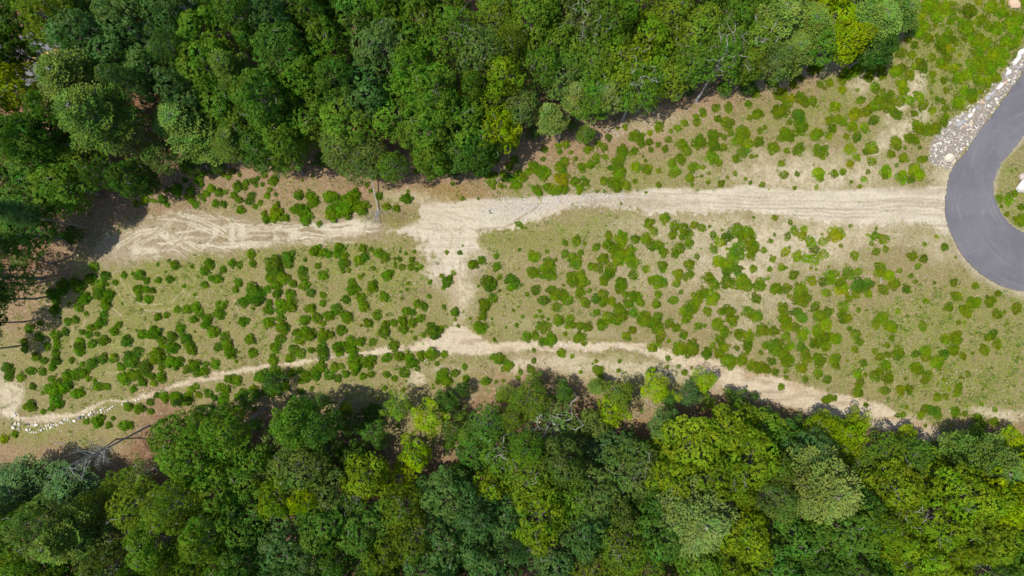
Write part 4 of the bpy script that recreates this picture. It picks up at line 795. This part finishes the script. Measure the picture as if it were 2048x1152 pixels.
'F': "30,490,40 65,460,30 145,432,30 170,452,26 200,475,18 270,420,42 300,415,26 150,510,26 308,508,24 365,497,26 340,530,14 445,540,26b 75,570,44 140,590,26y 200,600,42 265,610,30 70,670,50 110,630,34 40,670,24 180,700,44t 190,770,48 125,735,18 95,810,42 120,815,36 30,885,38 285,808,40 180,895,36d 110,905,20b 310,915,44 340,890,20 80,980,22 95,1050,26 175,1045,18 300,1040,40b 320,1075,16 290,1122,15b 395,1042,26 450,1032,22 490,988,24y 530,945,24b 485,895,34y 470,820,20y 530,825,32 360,815,24b 380,770,28 430,725,38b 365,720,26 395,645,34b 520,685,40y 590,670,34 625,640,30b 555,600,28 695,620,50 660,600,30 630,725,32d 505,760,40b 575,770,30b 760,685,38 610,885,34b 640,900,24 590,910,28 620,970,28 765,858,36 775,890,16t 805,950,36 735,925,26 820,888,13 908,885,14 845,605,32b 785,610,34 895,580,34b 925,635,34 980,660,26b 855,830,36 880,845,26 900,775,44 960,780,40 1005,770,40 1050,735,28 880,740,24 915,958,24 940,955,20 705,1025,42b 700,1055,26 800,1060,42b 870,1020,46b 905,1050,36b 855,1075,26 575,1075,20b 600,1030,16 550,1118,14 160,1128,14 500,1092,12 605,465,32 660,400,46 680,450,34 620,420,30 765,430,40b 800,410,30 840,450,34 800,510,44b 810,550,30b 640,530,34b 685,550,20 540,400,50b 560,330,44b 520,430,36 470,450,40b 440,480,30 475,350,34b 640,370,30 700,340,38 790,325,34 860,330,28b 875,275,24 835,240,22 915,395,40d 900,370,24 1050,245,44 1040,290,34 1075,290,28y 1085,200,28 985,345,24 1035,380,32b 1075,350,26 1110,415,30y 960,230,30 905,200,36b 930,160,34b 1180,165,44 1205,185,30 1200,70,50 1060,50,44b 1280,120,30 1320,160,30 1150,470,34b 1195,445,32b 1120,480,24 1045,485,20 1060,545,20 1170,550,36b 1130,610,38b 1145,640,24 1220,590,34 1225,560,26t 1060,655,22 1010,595,16 1045,610,18 1240,400,50b 1330,420,45b 1260,330,45b 1350,330,45b 1420,250,45b 1300,260,45b 1450,150,50b 1400,80,40b 1500,200,40b 1370,180,40b 1250,480,34b 1310,490,30b 1390,370,36b 1230,250,40b 1340,40,40b 950,40,50b 900,110,40b 1000,100,44b 980,30,40b 1290,420,40b 1360,470,30 1470,260,40b 1510,120,40b 1320,370,40b 1400,320,40b",
'G': "225,570,42t 210,680,32d 100,780,75 30,830,45 200,840,85b 450,710,65 400,770,60 430,800,70t 420,910,80y 580,680,30 130,1040,70 170,1070,40 250,1000,50 310,1040,65 380,1040,60 450,1030,55 570,940,58 635,1020,50b 620,1070,26 700,950,48 670,905,28 655,770,70 760,745,52 820,660,48 830,715,30 920,655,40 960,430,45t 715,575,50b 770,560,30 840,510,45 910,550,50 380,530,40b 400,600,32b 470,520,45b 530,600,28b 1070,325,20 1150,310,30b 1170,340,18 1290,420,80 1240,400,40 1340,500,55 1130,580,65 1090,580,40 1150,620,30 1265,580,45 1220,610,35 1070,700,75 975,785,32d 1080,790,72t 1080,860,85 1040,980,90 1170,985,60 905,935,52 1270,935,28 1275,775,60b 1400,800,75 1430,490,45 1450,575,36 1530,520,36 1610,570,45 1545,310,55 1530,350,30b 1440,380,36b 1650,460,40 1680,360,26b 1390,700,22 1360,650,18 1540,820,30b 1690,730,50 1700,830,60 1540,980,34 1395,1063,20 915,1055,20 830,1055,20",
'H': "1015,870,34 1050,910,28 1120,855,40 1145,670,24d 1145,690,20 1218,650,26 1295,645,30 1232,715,24 1290,745,40 1415,627,22 1470,685,38 1425,710,18 1105,735,26 1105,700,20b 1210,815,36 1205,870,42 1265,885,26 1270,825,20 1380,800,48 1360,840,36 1420,860,34b 1480,850,32 1385,910,36t 1345,955,26 1200,945,36 1240,980,22b 1085,1005,36 1145,1003,18 1065,1068,28 1080,1108,14 1010,955,36 975,1035,40 1175,1095,14 1250,1105,24 1335,1043,15 1400,1075,12 1500,1108,20 1430,1095,14 1435,940,16b 1467,935,12 1485,785,20 1515,765,16 1310,800,22 995,770,24b 1035,740,24b 1460,560,30 1290,1065,12 1180,1040,12",
'K': "315,410,55b 390,410,45 370,500,50 385,550,28 540,440,70t 500,400,40 570,310,50 630,230,50d 680,410,65 730,440,50 640,520,70b 470,530,35b 520,540,20 210,677,18 25,680,22 340,817,12 355,843,12",
'Q': "590,225,45 640,190,40 190,285,38d 270,280,50 290,320,50 380,290,50 400,350,55 440,300,55 460,360,50 545,300,50 540,360,48 670,280,42 785,270,50d 910,200,52 990,210,50 960,280,48 945,340,60 850,320,36d 1010,100,55 1100,110,60 1180,270,60 1120,300,45 1290,215,55b 1330,290,40d 1190,400,36d 1095,435,40 1400,100,65 1330,90,40 1520,90,75 1560,50,60 1500,220,80d 1440,230,60d 1570,230,65d 1660,180,60 1740,40,50 1890,80,55t 2010,60,60 1830,125,34 1830,240,40d 1960,205,28 120,360,45d 20,440,50d 120,475,38 1740,320,30d 1300,450,30d",
'M': "200,15,22d 190,130,36d 160,135,22 330,40,48 320,55,40 390,25,34 330,110,34 365,120,28 315,145,22 460,55,30 490,50,28 260,165,18 595,15,30 640,15,24 800,30,22 590,230,36 605,205,30 655,245,22 750,250,32 780,245,24 830,150,30 770,135,28 905,165,22 905,108,24d 520,220,20 680,205,14 415,5,30d 30,330,26b 90,300,22b"}
def track_y(px): return np.interp(px, [200, 760, 900, 1100, 1900], [480, 450, 430, 410, 410])
def wash_y(px): return np.interp(px, [0, 215, 420, 800, 1000, 1300, 1580, 1850, 2048], [825, 800, 754, 700, 696, 699, 783, 862, 900])
shr = []
for k, txt in SH.items():
    ox, oy, sc = CROPS[k]
    for s_ in txt.split():
        a, b, c = s_.split(','); t_ = 'm'
        if c[-1].isalpha(): t_ = c[-1]; c = c[:-1]
        shr.append((ox+float(a)/sc, oy+float(b)/sc, float(c)/sc, t_))
# drop near-duplicates read twice from neighbouring crops
keep = []
for s_ in sorted(shr, key=lambda q: -q[2]):
    if all(math.hypot(s_[0]-q[0], s_[1]-q[1]) > .42*min(s_[2], q[2])+1.5 for q in keep): keep.append(s_)
rb = random.Random(77)
for _ in range(420):
    px, py = rb.uniform(1700, 2046), rb.uniform(2, 235); f = min(1, max(.12, (px-1700)/200-(py/500)))
    if rb.random() > f or edge_sd(px, py) < 18 or float(poly_sd(np.array([px]), np.array([py]), RIPRAP)[0]) < 7 or float(poly_sd(np.array([px]), np.array([py]), ROAD_OUT)[0]) < 12 or (abs(px-1830-(165-py)*.5) < 16 and py > 90): continue
    q = rb.uniform(3, 8)
    if all(math.hypot(px-a[0], py-a[1]) > .72*(q+a[2]) for a in keep): keep.append((px, py, q, rb.choice('bbbym')))
for _ in range(420):
    px, py = rb.uniform(60, 2040), rb.uniform(330, 850)
    if edge_sd(px, py) < 14 or abs(py-track_y(px)) < 55 or abs(py-wash_y(px)) < 22 or float(poly_sd(np.array([px]), np.array([py]), ROAD_OUT)[0]) < 14: continue
    q = rb.uniform(2.2, 5.5)
    if all(math.hypot(px-a[0], py-a[1]) > .9*(q+a[2]) for a in keep): keep.append((px, py, q, rb.choice('bmm')))
keep.sort(key=lambda q: -q[2]); shr = keep; print('shrubs', len(shr))
def shrub_mesh(seed, fine=True):
    r = np.random.default_rng(seed); n = int(r.integers(8, 13)); puffs = [(0, 0, .28, .58), (r.normal(0, .12), r.normal(0, .12), .40, .46)]
    for i in range(n):
        th = i*2*math.pi/n+r.normal(0, .28); rr = r.uniform(.45, .80); rad = r.uniform(.18, .40)
        puffs.append((rr*math.cos(th), rr*math.sin(th), r.uniform(.10, .38), rad))
    for i in range(6):
        th = r.uniform(0, 6.28); rr = r.uniform(.15, .5); puffs.append((rr*math.cos(th), rr*math.sin(th), r.uniform(.42, .62), r.uniform(.2, .3)))
    P, Nn, A = puff_points(puffs, 105 if fine else 40, r, -.2); k = P[:, 2] > .02; P, Nn, A = P[k], Nn[k], A[k]
    nl = 5 if fine else 4
    V, F = rosettes(P, Nn, .105 if fine else .17, nl, r, .62, jit=.5)
    return V, F, np.clip(np.tile(A, nl)+r.uniform(-.3, .3, len(F)), 0, 1)
sm = []
for i in range(9):
    V, F, A = shrub_mesh(900+i); b = Bag(); b.add(V, F, A); me = b.mesh('shrub'); me.materials.append(M_leaf); sm.append(me)
low = [shrub_mesh(950+i, False) for i in range(5)]
ST = {'m': (.142, .262, .003), 'd': (.105, .215, .007), 't': (.120, .205, .008), 'b': (.185, .272, .001), 'y': (.230, .265, .001)}
SW = {'m': 'mid green', 'd': 'dark green', 't': 'bluish green', 'b': 'bright green', 'y': 'yellow green'}
def shrub_col(px, py, t_, r):
    c = np.array(ST[t_]); f = min(max((px-300)/1300, 0), 1)          # plants on the right are yellower
    if t_ in 'md': c = c*(1-f)+c*np.array([1.06, .80, .5])*f
    j = r.uniform(.85, 1.18); return c*j*np.array([r.uniform(.9, 1.12), 1, r.uniform(.85, 1.15)])
def place_zone(px, py):
    if px > 1980 and 270 < py < 470: return 'on the road island'
    if py < track_y(px): return 'north of the dirt track'
    if py < wash_y(px): return 'south of the dirt track'
    return 'below the washed channel'
rs = random.Random(3); ind, rest = shr[:300], shr[300:]
for (px, py, r_, t_) in ind:
    o = link('shrub', sm[rs.randrange(9)]); x, y = W(px, py); q = r_*S*1.12
    o.location = (x, y, zat(px, py)-.03); o.rotation_euler = (0, 0, rs.uniform(0, 6.28))
    hz = rs.uniform(.75, 1.0) if px < 1000 else rs.uniform(.45, .65)
    o.scale = (q*rs.uniform(.82, 1.22), q*rs.uniform(.82, 1.16), q*hz); c = shrub_col(px, py, t_, rs); o.color = (*c, 1)
    sz = 'large' if r_ > 14.5 else 'medium'
    tag(o, uniq(f"{sz} {SW[t_]} shrub", px, py, LMC), 'shrub', 'shrubs scattered over the clearing')
B = Bag()
for (px, py, r_, t_) in rest:
    V, F, A = low[rs.randrange(5)]; x, y = W(px, py); q = r_*S*1.12; th = rs.uniform(0, 6.28); c, s = math.cos(th), math.sin(th)
    hz = rs.uniform(.7, 1) if px < 1000 else rs.uniform(.5, .75)
    V2 = np.stack([(V[:, 0]*c-V[:, 1]*s)*q+x, (V[:, 0]*s+V[:, 1]*c)*q+y, V[:, 2]*q*hz+zat(px, py)-.02], 1)
    B.add(V2, F, A, shrub_col(px, py, t_, rs))
o = link('small_shrubs', B.mesh('small_shrubs'), M_leaf_t); tag(o, 'remaining smaller green shrubs dotted over the clearing between the larger ones', 'shrubs', kind='stuff')
# weeds: tiny leafy tufts
B = Bag(); rw = np.random.default_rng(12); sh_xy = np.array([(a, b) for a, b, c, d in shr]); sh_r = np.array([c for a, b, c, d in shr]); nw = 0
cand = np.stack([rw.uniform(0, 2048, 60000), rw.uniform(0, 960, 60000)], 1)
ci = ((cand[:, 1]-GY0)/STEP).astype(int); cj = ((cand[:, 0]-GX0)/STEP).astype(int)
gr = grass[ci, cj]; sa = sand[ci, cj]; wz = np.maximum(sstep(1600, 1900, cand[:, 0])*(cand[:, 1] > 560)*.9, sstep(1780, 1900, cand[:, 0])*(cand[:, 1] < 280)*2.4)
clump = fbm(cand[:, 0]/26, cand[:, 1]/26, 91, 3); prob = (.10+.20*gr+.55*wz)*sstep(.36, .6, clump)*(1-.93*np.clip(sa*1.4, 0, 1))
fl = (poly_sd(cand[:, 0], cand[:, 1], N_POLY) > -30) & (poly_sd(cand[:, 0], cand[:, 1], S_POLY) > -30) & ((poly_sd(cand[:, 0], cand[:, 1], ROAD_OUT) > 3) | (poly_sd(cand[:, 0], cand[:, 1], ROAD_IN) < -3)) & (poly_sd(cand[:, 0], cand[:, 1], RIPRAP) > 0)
sel = cand[(rw.random(len(cand)) < prob) & fl]
for (px, py) in sel:
    n = int(rw.integers(4, 9)); q = abs(rw.normal(.15, .12))+.09; x, y = W(px, py)
    P = np.stack([rw.normal(0, q*.8, n)+x, rw.normal(0, q*.8, n)+y, np.full(n, zat(px, py)+.05)+rw.uniform(0, q*.7, n)], 1)
    V, F = rosettes(P, np.tile((0, 0, 1.), (n, 1)), .09, 4, rw, .7, jit=.5)
    c = np.array([(.17, .27, .012), (.13, .22, .015), (.24, .31, .010), (.10, .17, .015)][rw.integers(0, 4)])
    if px > 1800 and py < 280: c = np.array([(.115, .175, .008), (.15, .19, .008)][rw.integers(0, 2)])
    B.add(V, F, rw.uniform(.2, .9), c)
print('weeds', len(sel))
o = link('weeds', B.mesh('weeds'), M_leaf_t); tag(o, 'low weeds and seedlings sprinkled over the bare clearing ground', 'weeds', kind='stuff')

# ------------------------------------------------------------------ stones
def ico_rock(seed, sub=2):
    import bmesh
    r = np.random.default_rng(seed); bm = bmesh.new(); bmesh.ops.create_icosphere(bm, subdivisions=sub, radius=1)
    planes = [(unit(r.normal(0, 1, 3)), r.uniform(.62, .9)) for _ in range(12)]
    for v in bm.verts:
        p = np.array(v.co)
        for n, d in planes:
            t = p@n
            if t > d: p = p-n*(t-d)*.92
        v.co = p*(1+r.normal(0, .015))
    V = np.array([v.co for v in bm.verts]); F = np.array([[v.index for v in f.verts] for f in bm.faces]); bm.free(); return V, F
rk = [ico_rock(i, 2) for i in range(8)]; rk_me = []
for V, F in rk: me = np_mesh('rock', V, F); me.materials.append(M_rock); rk_me.append(me)
rk_lo = [ico_rock(40+i, 1) for i in range(5)]
RC = {'w': (.50, .475, .44), 'g': (.27, .265, .255), 'o': (.40, .28, .19), 'p': (.42, .34, .29), 'b': (.15, .15, .155), 'c': (.49, .43, .34)}
RW_ = {'w': 'whitish', 'g': 'grey', 'o': 'orange brown', 'p': 'pinkish', 'b': 'dark grey', 'c': 'cream coloured'}
rr_ = random.Random(21)
def rock(px, py, a, b, ang, t_, lab, name='rock', group=None, hh=.6):
    o = link(name, rk_me[rr_.randrange(8)]); x, y = W(px, py); o.scale = (a*S, b*S, min(a, b)*S*hh)
    o.location = (x, y, zat(px, py)+min(a, b)*S*hh*.45); o.rotation_euler = (rr_.uniform(-.2, .2), rr_.uniform(-.2, .2), ang)
    j = rr_.uniform(.88, 1.1); c = RC[t_]; o.color = (c[0]*j, c[1]*j, c[2]*j, 1); tag(o, lab, 'boulder' if name == 'boulder' else 'rock', group)
rock(1897, 316, 12, 10, .2, 'c', 'large smooth cream boulder beside the asphalt, at the lower end of the rock bank', 'boulder', hh=.8)
rock(2026, 9, 14, 11, -.6, 'o', 'orange brown boulder among bright bushes near the top right corner', 'boulder', hh=.7)
rock(2048, 370, 20, 15, .6, 'w', 'big angular pale boulder on the road island at the right edge', 'boulder', hh=.7)
rock(2043, 353, 10, 8, .9, 'p', 'smaller pinkish boulder leaning against the big pale one on the road island', 'boulder', hh=.7)
rock(1921, 246, 14, 7, .55, 'g', 'long flat grey slab at the top edge of the rock bank', 'boulder', hh=.5)
for (px, py, a, b, an, t_) in ((1940, 231, 6, 4.5, .6, 'w'), (1947, 221, 5, 3, 1.2, 'w'), (1954, 215, 6, 4, .5, 'g'), (1963, 205, 5.5, 4, .3, 'o'), (1974, 196, 8, 6, .9, 'g'), (1984, 187, 8, 4, .8, 'g'), (1998, 173, 10, 5, .9, 'w'), (2008, 166, 6, 4, .6, 'o'), (2016, 146, 9, 5, .9, 'w'), (2014, 152, 5, 3, 1.4, 'g'),
                               (2032, 122, 13, 5, .95, 'w'), (2041, 104, 10, 6, .8, 'w'), (2036, 135, 6, 4, .4, 'g'), (2042, 140, 5, 4, 0, 'b'), (1899, 245, 4, 4, 0, 'w'), (1932, 239, 5, 3, .4, 'p'), (1868, 300, 3, 3, 0, 'g'), (1875, 288, 3.5, 3, 0, 'w'), (1992, 198, 4, 3.5, 0, 'w')):
    rock(px, py, a, b, an, t_, uniq(f"{'long ' if a > 1.7*b else ''}{RW_[t_]} bank rock", px, py, LMR), group='rocks of the bank beside the asphalt')
def in_poly(px, py, poly): return float(poly_sd(Nr([px]), Nr([py]), poly)[0])
cnt = 0
while cnt < 60:
    px, py = rr_.uniform(1855, 2055), rr_.uniform(80, 338)
    if in_poly(px, py, RIPRAP) > -2: continue
    a = rr_.uniform(2.0, 3.8); t_ = rr_.choice('wwwwccppgo'); cnt += 1
    rock(px, py, a, a*rr_.uniform(.6, .95), rr_.uniform(0, 3.1), t_, uniq(f"small {RW_[t_]} bank rock", px, py, LMR), group='rocks of the bank beside the asphalt')
ZS = 6.827
for s_ in "155,745,16,b 182,785,30,w 205,730,26,c 220,755,18,g 262,735,30,c 255,690,18,c 258,800,22,g 250,820,12,g 195,580,18,w 200,620,22,w 140,525,12,c 175,550,12,c 170,640,12,w 370,820,26,w 380,740,20,b 470,715,22,c 488,750,26,w 455,755,16,g 415,815,18,w 430,850,14,w 465,850,18,w 500,850,18,c 400,862,12,w 470,830,14,b 530,815,14,c 565,820,22,w 580,770,16,g 550,790,12,p 605,805,20,c 632,765,22,c 640,800,16,c 662,755,18,c 690,785,22,w 705,745,20,g 700,775,16,c 735,745,16,c 725,790,12,w 775,752,20,w 755,725,14,c 790,700,12,c 800,750,12,c 815,725,14,p 835,715,18,w 830,690,12,g 860,725,16,w 870,680,14,w 890,670,14,w 930,680,18,w 905,690,12,g 965,700,16,g 1025,692,34,w 1090,650,30,b 1135,640,20,b 1140,610,22,w 1185,650,22,p 1230,605,22,w 1248,578,24,c 1275,608,22,b 1305,570,22,g 1340,575,14,w 1385,545,20,w 1390,578,20,c 1475,550,20,c 1500,530,22,c 1435,575,12,w 1440,505,10,w 1540,495,16,w 1665,470,16,c 1715,440,18,w 1750,450,12,c 1845,420,20,w 1888,405,20,w 1922,385,10,c 1450,540,12,g 1415,530,14,w 1400,510,10,w 1520,510,12,w 380,770,12,c 515,745,14,c 350,715,10,c 300,770,10,c 655,830,8,w 640,745,12,p 680,720,10,p 720,700,12,c 960,655,10,c 110,600,12,w 235,600,10,w 1575,480,9,w 840,830,10,w".split():
    a, b, c, t_ = s_.split(','); px, py, q = float(a)/ZS, 740+float(b)/ZS, float(c)/ZS
    rock(px, py, q*1.0, q*rr_.uniform(.65, .95), rr_.uniform(0, 3.1), t_, uniq(f"{'big ' if q > 3 else 'small ' if q < 2 else ''}{RW_[t_]} stone", px, py, LMR), 'stone', 'stones lining the channel')
for k in range(26):
    px = rr_.uniform(1080, 1240); py = wash_y(px)+rr_.gauss(0, 5)-3; q = rr_.uniform(1.2, 2.4); t_ = rr_.choice('wwcp')
    rock(px, py, q, q*.75, rr_.uniform(0, 3), t_, uniq(f"small {RW_[t_]} wash stone", px, py, LMR), 'stone', 'stones in the middle wash')
rock(294, 607, 3.4, 2, .2, 'w', 'flat white stone at the foot of a shrub inside the driven ring', 'stone')
# small rubble as stuff
B = Bag(); rg = np.random.default_rng(33)
def rubble(px, py, q, c):
    V, F = rk_lo[rg.integers(0, 5)]; x, y = W(px, py); th = rg.uniform(0, 6.28); cc, ss = math.cos(th), math.sin(th)
    V2 = V*np.array([1, rg.uniform(.6, 1), .55])*q
    B.add(np.stack([V2[:, 0]*cc-V2[:, 1]*ss+x, V2[:, 0]*ss+V2[:, 1]*cc+y, V2[:, 2]+zat(px, py)+q*.2], 1), F, None, c)
for _ in range(5200):
    px, py = rg.uniform(1855, 2110), rg.uniform(10, 338)
    if in_poly(px, py, RIPRAP) > 2+rg.normal(0, 1.5): continue
    t_ = rg.choice(list('wwwwwcccppppgg')); rubble(px, py, abs(rg.normal(.08, .05))+.05, np.array(RC[t_])*rg.uniform(.45, 1.1))
o = link('rubble', B.mesh('rubble'), M_rock_t); tag(o, 'small mixed pale rubble filling the bank beside the asphalt', 'rubble', kind='stuff')
B = Bag()
for _ in range(9000):
    px, py = rg.uniform(0, 2048), rg.uniform(330, 880)
    i, j = int((py-GY0)/STEP), int((px-GX0)/STEP)
    if rg.random() > chips[i, j]*.8 or in_poly(px, py, ROAD_OUT) < 2 and in_poly(px, py, ROAD_IN) > 0: continue
    rubble(px, py, abs(rg.normal(.0, .035))+.035, np.array(RC[rg.choice(list('wccpp'))])*rg.uniform(.7, 1.05))
for _ in range(1500):                                       # stony part of the track
    px = rg.uniform(960, 1250); py = 420-(px-960)*.09+rg.normal(0, 11); rubble(px, py, abs(rg.normal(0, .04))+.04, np.array(RC[rg.choice(list('wwgp'))])*rg.uniform(.75, 1))
o = link('pebbles', B.mesh('pebbles'), M_rock_t); tag(o, 'loose pebbles and wood chips strewn over the clearing', 'pebbles', kind='stuff')

# ------------------------------------------------------------------ the bear
def skinned(name, verts, edges, radii, mat, root=0, sub=2):
    me = bpy.data.meshes.new(name); me.from_pydata(verts, edges, []); o = bpy.data.objects.new(name, me); C.objects.link(o)
    o.modifiers.new('skin', 'SKIN'); sv = me.skin_vertices[0].data if me.skin_vertices else None
    if sv is None:
        bpy.context.view_layer.objects.active = o; bpy.ops.mesh.customdata_skin_add(); sv = me.skin_vertices[0].data
    for i, r in enumerate(radii):
        sv[i].radius = r if isinstance(r, tuple) else (r, r)
    sv[root].use_root = True
    ss = o.modifiers.new('sub', 'SUBSURF'); ss.levels = sub; ss.render_levels = sub
    dg = bpy.context.evaluated_depsgraph_get(); m2 = bpy.data.meshes.new_from_object(o.evaluated_get(dg)); bpy.data.objects.remove(o)
    for p in m2.polygons: p.use_smooth = True
    m2.materials.clear(); m2.materials.append(mat); return m2
def bear():
    fur = plain_mat('black_fur', (.022, .015, .014), .8); muz = plain_mat('brown_muzzle', (.10, .06, .035), .7)
    v = [(-.38, 0, .42), (-.15, 0, .46), (.12, 0, .47), (.30, 0, .46), (.45, 0, .47), (.58, 0, .44), (.70, 0, .38), (.78, 0, .36), (-.54, 0, .44)]
    r = [.17, .185, .175, .16, .12, .115, .075, .045, .05]; e = [(0, 1), (1, 2), (2, 3), (3, 4), (4, 5), (5, 6), (6, 7), (0, 8)]
    def leg(root, pts, rad):
        p = root
        for q, rr in zip(pts, rad): v.append(q); r.append(rr); e.append((p, len(v)-1)); p = len(v)-1
    leg(0, [(-.36, .13, .30), (-.30, .14, .18), (-.42, .14, .07), (-.33, .14, .035)], [.10, .07, .05, .045])
    leg(0, [(-.42, -.13, .30), (-.44, -.15, .18), (-.56, -.16, .07), (-.48, -.16, .035)], [.10, .07, .05, .045])
    leg(3, [(.30, .12, .30), (.24, .13, .18), (.20, .13, .06), (.27, .13, .035)], [.085, .065, .05, .045])
    leg(3, [(.34, -.12, .30), (.40, -.15, .18), (.44, -.16, .06), (.51, -.16, .035)], [.085, .065, .05, .045])
    for s_ in (-1, 1): v.append((.55, s_*.075, .545)); r.append(.028); e.append((5, len(v)-1))
    m = skinned('black_bear', v, e, r, fur); root = bpy.data.objects.new('black_bear', m); C.objects.link(root)
    x, y = W(837, 777); root.location = (x, y, zat(837, 777)); root.rotation_euler = (0, 0, .02); root.scale = (.95, .95, .95)
    b = Bag(); b.tube([(.68, 0, .375), (.755, 0, .362), (.80, 0, .355)], [.062, .05, .028], 8)
    link('muzzle', b.mesh('muzzle', True), muz, root)
    tag(root, 'small black bear walking rightwards on bare ground between the shrubs and the lower wood', 'bear')
bear()
bpy.context.view_layer.update()
